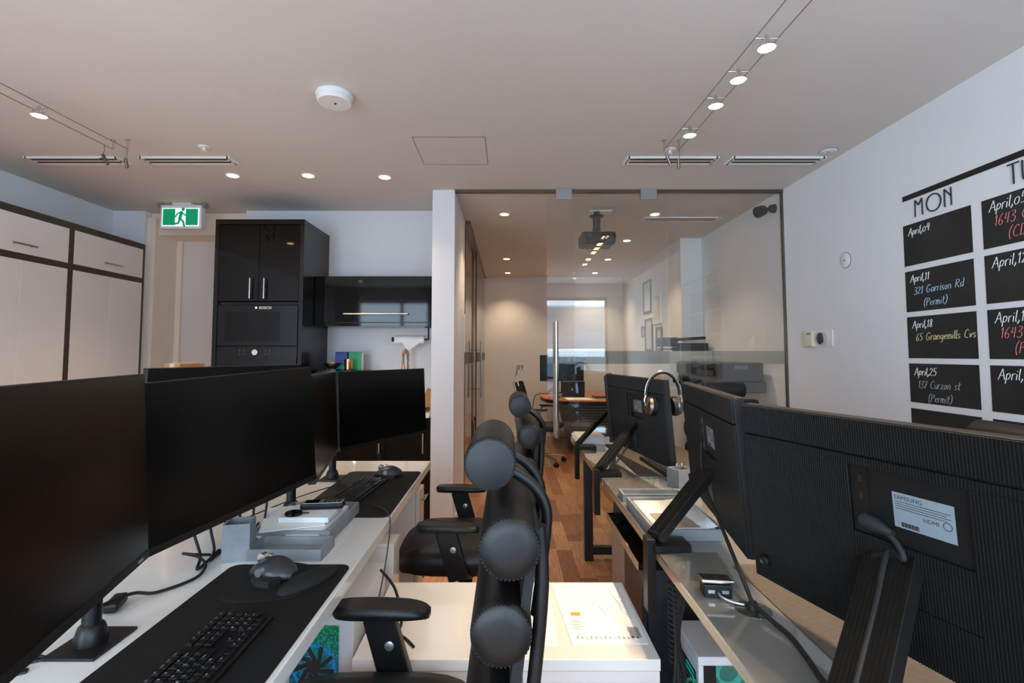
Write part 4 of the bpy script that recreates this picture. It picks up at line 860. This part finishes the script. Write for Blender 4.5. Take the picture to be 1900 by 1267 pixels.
# ------------------------------------------------------------------ keyboards
U = .0187
ROWS = [[1,-.5,1,1,1,1,-.25,1,1,1,1,-.25,1,1,1,1], [1]*13+[2], [1.5]+[1]*12+[1.5], [1.75]+[1]*11+[2.25], [2.25]+[1]*10+[2.75], [1.25,1.25,1.25,6.25,1.25,1.25,1.25,1.25]]
LEG = [['esc']+['F%d' % k for k in range(1,13)], list('`1234567890-=')+['bksp'], ['tab']+list('QWERTYUIOP[]')+['\\'], ['caps']+list("ASDFGHJKL;'")+['enter'], ['shift']+list('ZXCVBNM,./')+['shift'], ['ctrl','fn','alt','','alt','fn','ctrl','']]
def keyboard(label, loc, rz, keys_single):
    t = thing('keyboard', label, 'keyboard', loc, rz, group='black keyboards'); t.rotation_euler = (.03, 0, rz)
    box('case', 'black_plastic', t, -.215, .215, -.063, .063, 0, .012, .004, 3)
    cache = {}; joined = MB(); lg = MB()
    def key(x, y, w, h, s):
        if keys_single:
            k = (round(w,3), round(h,3))
            if k not in cache:
                a, b = w/2, h/2
                o = MB().rings([[V(-a,-b,0),V(a,-b,0),V(a,b,0),V(-a,b,0)],[V(-a,-b,.0035),V(a,-b,.0035),V(a,b,.0035),V(-a,b,.0035)],[V(-a+.0015,-b+.0015,.005),V(a-.0015,-b+.0015,.005),V(a-.0015,b-.0015,.005),V(-a+.0015,b-.0015,.005)]], smooth=False).build('key', 'black_plastic', t)
                cache[k] = o.data
            else: o = bpy.data.objects.new('key', cache[k]); C.objects.link(o); o.parent = t
            o.location = (x, y, .0125)
            if s:
                cu = bpy.data.curves.new('l', 'FONT'); cu.body = s; cu.size = .0085 if len(s) == 1 else .0052; cu.resolution_u = 1
                tmp = bpy.data.objects.new('l', cu); me = bpy.data.meshes.new_from_object(tmp)
                lg.add([(v.co.x+x-w/2+.003, v.co.y+y+.0005, .0178) for v in me.vertices], [tuple(p.vertices) for p in me.polygons]); bpy.data.objects.remove(tmp)
        else: joined.box(x-w/2, x+w/2, y-h/2, y+h/2, .0125, .0165)
    for r, row in enumerate(ROWS):
        x = -.209; y = .053-r*U-(.004 if r else .002); i = 0
        for k in row:
            if k < 0: x += -k*U; continue
            w = k*U; key(x+w/2, y, w-.0028, U-.0028 if r else U-.005, LEG[r][i] if i < len(LEG[r]) else ''); x += w; i += 1
    x0 = -.209+15.25*U
    for r in range(3):
        for k in range(3): key(x0+(k+.5)*U, .053-r*U-(.004 if r else .002), U-.0028, U-.0028 if r else U-.005, '-=+'[k])
    for k in range(3): key(x0+(k+.5)*U, .053-5*U-.004, U-.0028, U-.0028, '<v>'[k])
    key(x0+1.5*U, .053-4*U-.004, U-.0028, U-.0028, '^')
    x0 += 3.25*U
    pads = ['789-', '456+', '123=', '0. ']
    for r in range(5):
        for k in range(4):
            ch = ('/*-%' if r == 0 else pads[r-1])[k:k+1]
            if r == 4 and k == 3: continue
            key(x0+(k+.5)*U, .053-(r+1)*U-.004, U-.0028, U-.0028, ch.strip())
    for k in range(4): key(x0+(k+.5)*U, .051, U-.0028, U-.005, 'o')
    if keys_single: lg.build('legends', 'legend', t)
    else: tag(joined.build('keys', 'black_plastic', t, .0008, 1), kind='stuff')
    return t
ZM = DZ+.003
kb = keyboard('black keyboard nearest the camera on the left desk', (-.605,.985,ZM), PI/2, True)
keyboard('black keyboard on the far mat of the left desk', (-.665,2.26,ZM), PI/2-.1, False)
keyboard('black keyboard behind the headphones monitor on the right desk', (.84,2.75,ZM), PI/2+.05, False)
cable_part('cable', [(.05,.06,.006),(.1,.12,.003),(-.1,.2,.003),(-.42,.26,.003)], .0022, 'black_rubber', [o for o in C.objects if o.name.startswith('keyboard.001')][0])
def mouse(label, loc, rz):
    t = thing('computer_mouse', label, 'mouse', loc, rz, group='ergonomic black mice'); t.scale = (1.15,1.15,1.15)
    R = []
    for i in range(13):
        u = i/12; y = -.062+.124*u; hw = .04*math.sqrt(max(0, 1-(2*u-1)**2*.92)); hh = .048*math.sin(PI*(.08+.84*u))**.8*(1.05-.3*u)
        ring = []
        for k in range(13):
            a = PI*k/12; ring.append(V(-hw*math.cos(a)*(1.12 if a < PI/2 else 1)+.0, y, hh*math.sin(a)**.75))
        R.append(ring)
    MB().rings(R).build('shell', 'mouse_grey', t, sub=1)
    MB().prism([(-.062,-.045,0),(-.03,-.05,0),(-.025,.03,0),(-.05,.02,0),(-.066,-.01,0)], (0,0,.014)).build('thumb_rest', 'black_rubber', t, .005)
    MB().cyl((-.007,.034,.034),(.007,.034,.034),.0125,n=20).build('scroll_wheel', 'chrome', t); MB().box(-.006,.006,.004,.016,.044,.0475).build('mode_button', 'alu', t, .002)
    MB().cyl((-.05,.0,.022),(-.036,.0,.022),.009,n=14).build('thumb_wheel', 'alu', t)
P = spline([(-.735,1.33,ZM),(-.712,1.45,ZM),(-.66,1.505,ZM),(-.57,1.485,ZM),(-.51,1.45,ZM),(-.490,1.40,ZM),(-.515,1.33,ZM),(-.575,1.285,ZM),(-.66,1.272,ZM),(-.715,1.285,ZM)], 5, True)
t = thing('mouse_pad', 'black mouse pad with padded wrist rest on the near mat', 'mouse pad', (-.62,1.39,ZM)); MB().prism([p-V(-.62,1.39,ZM) for p in P], (0,0,.005)).build('pad', 'desk_mat', t, .0015); MB().sphere((0,0,0), (.04,.10,.021)).build('wrist_rest', 'fabric_black', t, loc=(.085,-.005,.004), rot=(0,0,-.45))
mouse('sculpted black mouse on the pad with wrist rest', (-.645,1.42,ZM+.005), PI/2-.35); mouse('sculpted black mouse at the far end of the left desk', (-.60,2.57,ZM), PI/2-.1)
# ------------------------------------------------------------------ small things on the desks
def tray(label, x0, x1, y0, y1, h, th=.009, group='concrete desk trays'):
    t = thing('concrete_tray', label, 'tray', ((x0+x1)/2, (y0+y1)/2, DZ), group=group); w, l = (x1-x0)/2, (y1-y0)/2
    box('base', 'concrete', t, -w, w, -l, l, 0, .008, .001)
    for s in (-1, 1): box('side', 'concrete', t, -w, w, min(s*l, s*(l-th)), max(s*l, s*(l-th)), .008, h, .001); box('side', 'concrete', t, min(s*w, s*(w-th)), max(s*w, s*(w-th)), -l+th, l-th, .008, h, .001)
    return t
tray('large grey concrete tray full of papers under the phone', -.835, -.577, 1.66, 1.985, .042); tray('small empty grey concrete tray in front of the paper tray on the left', -.785, -.555, 1.525, 1.645, .034)
tray('large grey concrete tray with papers on the right glass desk', .482, .722, 1.69, 2.075, .036); tray('narrow grey concrete tray on the right glass desk', .482, .745, 2.13, 2.22, .03)
def penbox(label, loc, rz, w, h, pens):
    t = thing('concrete_pen_holder', label, 'pen holder', loc, rz, group='concrete pen holders'); th = .007
    box('base', 'concrete', t, -w, w, -w, w, 0, .008)
    for s in (-1, 1): box('side', 'concrete', t, -w, w, min(s*w, s*(w-th)), max(s*w, s*(w-th)), .008, h, .001); box('side', 'concrete', t, min(s*w, s*(w-th)), max(s*w, s*(w-th)), -w+th, w-th, .008, h, .001)
    for i, (x, y, l, mt) in enumerate(pens):
        p = thing('pen', '%s standing in the %s pen holder' % (('short metal pen', 'dark clip')[i % 2], 'left' if loc[0] < 0 else 'right'), 'pen', Vector(loc)+Matrix.Rotation(rz,3,'Z')@V(x,y,.009)); MB().cyl((0,0,0),(x*.3,y*.3,l),.0045,n=10).build('barrel', mt, p); MB().cyl((x*.3,y*.3,l),(x*.33,y*.33,l+.006),.0035,n=10).build('cap', 'chrome', p)
penbox('grey concrete pen holder by the left monitor cables', (-.815,1.555,DZ), .25, .038, .11, [(-.02,-.015,.095,'steel_dark'),(-.008,-.02,.092,'black_plastic')])
penbox('grey concrete pen holder in front of the headphones monitor', (.80,2.36,DZ), .35, .042, .088, [(.015,.012,.09,'steel'),(.0,.02,.088,'alu')])
t = thing('paper_stack', 'stack of papers and folders in the left concrete tray', 'papers', (-.71,1.80,DZ+.0085)); 
for k in range(7): 
    a = random.uniform(-.05,.05); MB().obox((random.uniform(-.004,.004),random.uniform(-.006,.006),.003+k*.0045), (.205,.28,.0035), Matrix.Rotation(a*.5,3,'Z')).build('sheet_bundle', 'paper', t)
MB().obox((-.04,-.0,.036), (.2,.27,.002), Matrix.Rotation(.35,3,'Z')).build('loose_sheet', 'paper', t)
t = thing('tablet_box', 'white flat box on the papers in the left tray', 'box', (-.69,1.80,DZ+.0465)); box('lid', 'white_matte', t, -.085, .085, -.075, .075, .0, .018, .002)
t = thing('cordless_phone', 'silver and black cordless phone lying on the white box', 'phone', (-.662,1.83,DZ+.0655), .12)
b = MB().box(-.075,.075,-.024,.024,0,.022).build('body', 'black_plastic', t, .008, 3); box('face', 'alu', t, -.068, .07, -.0225, .0225, .0205, .0235, .001); box('display', 'black_glass', t, -.06, -.012, -.019, .019, .0236, .0242)
for i in range(4):
    for j in range(3): box('phone_key', 'slot_dark', t, .004+i*.016, .016+i*.016, -.019+j*.0135, -.0085+j*.0135, .0236, .0255, .0005)
t = thing('charging_puck', 'small round black disc on the white box', 'disc', (-.735,1.755,DZ+.0655)); MB().lathe([(0,0),(.028,0),(.03,.004),(.027,.009),(0,.01)], (0,0,0), (0,0,1), 24).build('disc', 'black_gloss', t); MB().tube(spline([(.025,0,.005),(.04,.006,.004),(.05,.004,.004)],5), .0025, 6).build('cable', 'black_rubber', t)
t = thing('paper_stack', 'loose white papers curling in the right concrete tray', 'papers', (.602,1.88,DZ+.0085)); 
for k in range(5): MB().obox((random.uniform(-.004,.004),random.uniform(-.006,.006),.003+k*.003), (.205,.35,.002), Matrix.Rotation(random.uniform(-.02,.02),3,'Z')).build('sheet', 'paper', t)
R = [[V(.1*u+.0, -.17+.34*v, .019+.03*max(0,u)**3*(.4+.6*v)) for v in (0,.25,.5,.75,1)] for u in (-1,-.6,-.2,.2,.6,1)]
o = MB().rings(R, closed=False, cap=False).build('curled_sheet', 'paper', t); sd = o.modifiers.new('thick', 'SOLIDIFY'); sd.thickness = .001
box('printed_card', 'beige_panel', t, -.08, .09, -.15, .0, .0205, .0225)
t = thing('paper_stack', 'papers in a pile at the far end of the far glass desk', 'papers', (.57,3.58,DZ))
for k in range(6): MB().obox((random.uniform(-.006,.006),random.uniform(-.006,.006),.005+k*.008), (.19,.26,.0075), Matrix.Rotation(random.uniform(-.06,.06),3,'Z')).build('sheet_bundle', 'paper', t)
t = thing('desk_power_socket', 'flip top silver power socket in the near glass desk', 'socket', (.535,1.325,DZ), -.12); 
b = box('body', 'black_plastic', t, -.034, .034, -.024, .024, 0, .032, .002); MB().obox((0,.0,.038), (.08,.056,.01), Matrix.Rotation(-.12,3,'X')).build('lid', 'chrome', t, .004)
for x in (-.017,.017): box('outlet', 'alu', b, x-.008, x+.008, -.0255, -.024, .012, .02)
cable_part('cable', [(.0,-.026,.014),(.004,-.04,.01),(.03,-.055,.006),(.05,-.06,.005)], .003, 'alu', t)
t = thing('cable_grommet', 'oval clear cable grommet in the near glass desk', 'grommet', (.592,1.245,DZ)); MB().lathe([(.012,0),(.042,0),(.042,.002),(.012,.002)], (0,0,0), (0,0,1), 28).build('ring', 'grommet_clear', t); MB().lathe([(0,0),(.012,0),(.012,.012),(.008,.02),(0,.02)], (0,0,0), (0,0,1), 14).build('plug', 'black_rubber', t)
t = thing('black_cable', 'black cable running along the near glass desk from the grommet', 'cable', (.59,1.24,DZ)); MB().tube(spline([(0,0,.016),(.012,-.05,.008),(.022,-.12,.005),(.012,-.2,.005),(0,-.27,.005),(.005,-.36,.005)],8), .0055, 8).build('cable', 'black_rubber', t)
t = thing('cable_tangle', 'tangle of black cables behind the pen holder on the left desk', 'cable', (-.93,1.5,DZ))
for k in range(6): MB().tube(spline([(-.02+.02*k,.05+.05*k,.2),(-.015+.02*k,.04+.05*k,.09),(.02+.012*k,.02+.05*k,.02),(.05,-.04+.06*k,.006),(.03,.1+.05*k,.006)],6), .0042, 6).build('cable', 'black_rubber', t)
MB().tube(spline([(.06,.0,.03),(.045,-.05,.05),(.0,-.03,.045),(.02,.01,.02),(.06,-.02,.008),(.08,-.1,.007),(.03,-.18,.006),(-.01,-.22,.02),(-.03,-.36,.03),(-.05,-.5,.02)],8), .0042, 6).build('cable', 'black_rubber', t); MB().obox((-.02,-.25,.014), (.03,.07,.022), Matrix.Rotation(.3,3,'Z')).build('cable_joiner', 'black_plastic', t, .006)
t = thing('thin_grey_cable', 'thin grey cable drooping over the left desk edge', 'cable', (-.5,1.95,DZ)); MB().tube(spline([(-.04,.1,.006),(.0,.07,.008),(.045,.0,.004),(.066,-.06,-.02),(.068,-.13,-.12),(.066,-.22,-.21),(.068,-.29,-.24),(.075,-.32,-.244)],8), .0025, 6).build('cable', 'charcoal', t)
t = thing('black_power_lead', 'coiled black lead dangling under the left desk edge', 'cable', (-.405,1.72,.62)); MB().tube(spline([(-.02,.0,.02),(.04,-.05,-.02),(.07,-.09,-.1),(.06,-.12,-.118)],8), .0045, 6).build('lead', 'black_rubber', t)
m = MB()
for k in range(3): m.tube([(.02+.032*math.cos(a), -.1+.006*k, -.085+.032*math.sin(a)) for a in [j*PI/10 for j in range(21)]], .0035, 6)
m.build('coil', 'black_rubber', t); MB().tube(spline([(.06,-.12,-.117),(.1,-.16,-.117),(.13,-.2,-.117)],6), .004, 6).build('plug_end', 'black_rubber', t)
t = thing('cardboard_box', 'narrow brown cardboard box peeking above the left monitors', 'box', (-1.79,2.8,DZ)); box('carton', 'kraft', t, -.042, .042, -.12, .1, 0, .565, .002); box('tape', 'beige_panel', t, -.012, .012, -.1205, .1005, .01, .5655)
for px, py, lb in ((66,1227,'small black cable clip on the left desk below the nearest monitor'), (31,1251,'small black cable clip at the lower left picture corner')):
    q = onz(px, py, DZ); t = thing('cable_clip', lb, 'cable clip', q, .5); box('base', 'black_plastic', t, -.016, .016, -.008, .008, 0, .005, .002); MB().tube([(-.012,0,.006),(0,0,.012),(.012,0,.006)], .003, 6).build('clip', 'black_rubber', t)
# ------------------------------------------------------------------ computers under the desks
t = thing('gaming_computer', 'white computer with green and blue lights under the left desk', 'computer', (-.555,1.72,0)); w = .098
box('case', 'pc_white', t, -w, w, -.19, .2, .02, .585, .004)
for s in (-1,1): box('foot', 'black_rubber', t, s*w*.8-.01, s*w*.8+.01, -.18, .18, 0, .02)
f = box('front_window', 'rgb_mesh', t, -w+.012, w-.04, -.196, -.19, .345, .56, .002); MB().lathe([(.056,0),(.064,0),(.064,.002),(.056,.002)], (-.014,-.196,.445), (0,-1,0), 28, True).build('blue_ring', 'rgb_blue', f); None
for k in range(9):
    a = 2*PI*k/9; MB().beam((-.014+.02*math.cos(a),-.1975,.445+.02*math.sin(a)), (-.014+.062*math.cos(a+.5),-.1975,.445+.062*math.sin(a+.5)), .002, .012, (-math.sin(a),0,math.cos(a))).build('fan_blade', 'charcoal', f)
MB().lathe([(0,0),(.02,0),(.02,.004),(0,.004)], (-.014,-.196,.445), (0,-1,0), 16).build('fan_hub', 'charcoal', f)
box('front_band', 'pc_white', t, -w, w, -.197, -.19, .305, .335, .002); box('drive_slot', 'slot_dark', t, -w+.01, -.02, -.198, -.197, .316, .324)
g = box('mesh_panel', 'slot_dark', t, -w+.012, w-.03, -.193, -.19, .09, .29); MB().lathe([(0,0),(.07,0),(.07,.001),(0,.001)], (-.012,-.1932,.17), (0,-1,0), 26).build('green_fan', 'rgb_green', g)
m = MB(); p = .011
for i in range(14):
    for j in range(17):
        x = -w+.014+i*p*.95+(j % 2)*p*.47; z = .097+j*p*.95
        if x > w-.034: continue
        m.lathe([(.0036,0),(.0062,0),(.0062,.0012),(.0036,.0012)], (x,-.1945,z), (0,-1,0), 6, True)
tag(m.build('hex_mesh', 'pc_white', g), kind='stuff'); box('side_slot', 'slot_dark', t, w-.02, w-.012, -.1915, -.19, .16, .26)
t = thing('gaming_computer', 'white computer with teal fan lights under the right desk', 'computer', (.745,1.585,0))
box('case_top', 'pc_white', t, -.2, .2, -.1, .1, .47, .495, .003); box('case_bottom', 'pc_white', t, -.2, .2, -.1, .1, .02, .06, .003); box('case_back', 'pc_white', t, .18, .2, -.1, .1, .06, .47); box('case_side', 'pc_white', t, -.2, .18, .088, .1, .06, .47)
for s in (-1,1): box('foot', 'black_rubber', t, s*.16-.02, s*.16+.02, -.09, .09, 0, .02)
fr = MB(); fr.box(-.2,-.185,-.1,-.078,.06,.47); fr.box(-.2,-.185,.07,.088,.06,.47); fr.box(-.2,-.185,-.078,.07,.44,.47); fp = fr.build('front_frame', 'pc_white', t, .002)
box('fan_panel', 'charcoal', fp, -.19,-.186,-.078,.07,.06,.44)
for z in (.13,.25,.37): MB().lathe([(.012,0),(.054,0),(.054,.002),(.012,.002)], (-.19,-.004,z), (-1,0,0), 26, True).build('teal_fan', 'rgb_teal', fp)
m = MB()
for k in range(26): m.box(-.197,-.195,-.078,.07,.065+k*.0145,.069+k*.0145)
m.build('grille', 'slot_dark', fp); box('pillar', 'black_plastic', t, -.185,-.15,-.1,-.094,.06,.47); sg = box('side_glass', 'glass', t, -.15,.18,-.1,-.096,.06,.47)
box('circuit_board', 'rgb_dim', t, -.14,.17,.07,.086,.08,.45); box('graphics_card', 'black_plastic', t, -.13,.12,-.05,.06,.22,.26,.003); box('card_light', 'rgb_teal', t, -.13,.12,-.052,-.05,.245,.255); box('memory_light', 'rgb_teal', t, .03,.036,.03,.068,.32,.44); MB().lathe([(.034,0),(.039,0),(.039,.02),(.034,.02)], (-.05,.06,.36), (0,-1,0), 24, True).build('cooler_ring', 'rgb_teal', t); box('lower_shroud', 'rgb_dim', t, -.15,.18,-.09,.08,.06,.14)
t = thing('cable_bundle', 'bundle of black cables with green ties under the right desk edge', 'cable', (.485,1.50,0)); rnd = random.Random(3)
for k in range(7): MB().tube(spline([(.0+.01*k,.02,.70),(.005*k,.0+.01*k,.5),(-.01+.012*k+rnd.uniform(-.02,.02),-.03,.33),(.02+rnd.uniform(-.03,.03),.0,.2),(.0+.01*k,-.02+rnd.uniform(-.02,.02),.03)],6), .005, 6).build('cable', 'black_rubber', t)
for z, x in ((.34,.03),(.27,.015),(.42,.045)): MB().lathe([(.018,0),(.022,0),(.022,.008),(.018,.008)], (x,-.018,z), (.2,0,1), 14, True).build('green_tie', 'rgb_green' if False else 'green_box', t)
sp = [(.012*math.cos(k*.9), .012*math.sin(k*.9)+.02, .69-.0022*k) for k in range(110)]
MB().tube(sp, .004, 5).build('spiral_sleeve', 'black_rubber', t)
# ------------------------------------------------------------------ office chairs with leather rolls
def roll_chair(label, loc, rz, dz=0):
    t = thing('roll_back_chair', label, 'chair', loc, rz, group='black leather roll back chairs')
    for k in range(5):
        a = 2*PI*k/5+.25; e = V(.29*math.cos(a), .29*math.sin(a), .075)
        lg = MB(); lg.tube([(0,0,.11), (e.x*.5, e.y*.5, .1), tuple(e)], [.03,.024,.016], 8); lg.build('base_leg', 'black_plastic', t)
        cs = MB(); tn = V(-math.sin(a), math.cos(a), 0)
        for s in (-.014, .014): cs.cyl(e+tn*(s-.009)+V(0,0,-.048), e+tn*(s+.009)+V(0,0,-.048), .027, n=14)
        cs.cyl(e+V(0,0,-.03), e, .007, n=8); cs.build('caster', 'black_rubber', t)
    MB().cyl((0,0,.1),(0,0,.3),.034,n=16).cyl((0,0,.3),(0,0,.42+dz),.025,n=16).build('gas_lift', 'black_plastic', t); MB().box(-.12,.12,-.1,.1,.40+dz,.435+dz).build('seat_plate', 'black_plastic', t, .006)
    R = []                                           # cushioned seat, rounded outline, domed top
    def outline(sx, sy, ox, z):
        P = []
        for k in range(28):
            a = 2*PI*k/28; ca, sa = math.cos(a), math.sin(a); P.append(V(ox+sx*math.copysign(abs(ca)**.55, ca), sy*math.copysign(abs(sa)**.55, sa), z-(.02 if ca < -.7 else 0)*(1 if z > .5 else .5)))
        return P
    R = [outline(.22,.22,-.03,.435+dz), outline(.265,.262,-.03,.455+dz), outline(.272,.268,-.03,.50+dz), outline(.262,.258,-.03,.533+dz), outline(.21,.21,-.03,.547+dz), outline(.08,.08,-.03,.55+dz)]
    MB().rings(R).build('seat', 'leather', t)
    def roll(name, x, z, r, l):
        o = MB().lathe([(0,-l),(r*.93,-l),(r*.985,-l+.004),(r,-l+.012),(r*1.0,0),(r,l-.012),(r*.985,l-.004),(r*.93,l),(0,l)], (x,0,z), (0,1,0), 36).build(name, 'leather', t)
        for s in (-1, 1):
            MB().lathe([(0,.005),(r*.5,.0045),(r*.9,.001),(r*.93,-.001),(0,-.001)], (x,s*l,z), (0,s,0), 36).build('end_panel', 'leather', o)
            st = MB()
            for k in range(44):
                a = 2*PI*k/44; st.obox((x+r*.955*math.cos(a), s*(l+.0005), z+r*.955*math.sin(a)), (.0035,.002,.0014), Matrix.Rotation(-a-PI/2,3,'Y'))
            st.build('stitching', 'stitch', o)
        return o
    for x, z in ((.252,.615),(.266,.753),(.279,.893),(.293,1.033)): roll('back_roll', x, z+dz, .0525, .24)
    # padded panel behind and between the rolls
    MB().prism([(.262,-.225,.58+dz),(.33,-.225,1.06+dz),(.345,-.225,1.06+dz),(.285,-.225,.58+dz)], (0,.45,0)).build('back_panel', 'fabric_black', t, .004)
    roll('headrest_roll', .256, 1.152+dz, .0505, .135)
    for s in (-.085, .085):
        MB().tube(spline([(.27,s,1.145+dz),(.335,s,1.105+dz),(.365,s,1.06+dz),(.365,s,1.0+dz),(.345,s,.85+dz)],6), .011, 10).build('headrest_tube', 'black_plastic', t)
    for s in (-.2, .2):
        MB().tube(spline([(.345,s,1.06+dz),(.35,s,.95+dz),(.33,s,.75+dz),(.30,s,.52+dz),(.22,s,.43+dz),(.1,s*.6,.42+dz)],6), .0125, 10).build('back_frame', 'black_plastic', t)
    MB().box(.352,.37,-.03,.03,.86+dz,.98+dz).build('bracket', 'black_plastic', t, .004)
    for s in (-1, 1):
        y = s*.30
        P = []
        for k in range(24):
            a = 2*PI*k/24; ca, sa = math.cos(a), math.sin(a); P.append((-.05+.132*math.copysign(abs(ca)**.5, ca), y+.042*math.copysign(abs(sa)**.6, sa)))
        n = len(P); pad = MB().rings([[V(a*.97-.0015, b*1+(y-b)*.06, .658+dz) for a, b in P], [V(a, b, .668+dz-.012*((a+.05)/.13)**2*(a > -.05)) for a, b in P], [V(a, b, .678+dz-.012*((a+.05)/.13)**2*(a > -.05)) for a, b in P], [V(-.05+(a+.05)*.94, y+(b-y)*.8, .687+dz-.012*((a+.05)/.13)**2*(a > -.05)) for a, b in P]]).build('arm_pad', 'black_plastic', t)
        up = MB().beam((-.06,y,.66+dz), (.0,y,.46+dz), .034, .085, (1,0,.3)).build('arm_post', 'black_plastic', t, .006)
        MB().beam((.0,y,.47+dz), (.01,y-s*.11,.43+dz), .085, .02, (0,0,1)).build('arm_bracket', 'black_plastic', t, .004)
        MB().lathe([(.0,0),(.011,0),(.0125,.002),(.0125,.006),(.009,.008),(0,.008)], (-.025,y-.0165,.585+dz), (0,-1,0), 18).build('arm_button', 'alu', up)
    return t
roll_chair('black leather roll back chair nearest the camera at the left desk', (-.29,1.10,0), 0, 0)
roll_chair('second black leather roll back chair at the left desk by the partition', (-.20,2.43,0), 0, -.03)
roll_chair('black roll back chair behind the right desks, seen through the monitor gap', (1.44,3.12,0), PI/2, -.03)
roll_chair('black roll back chair at the right wall, headrest above the nearest monitor', (1.50,1.75,0), 0, -.085)
bpy.context.view_layer.update()
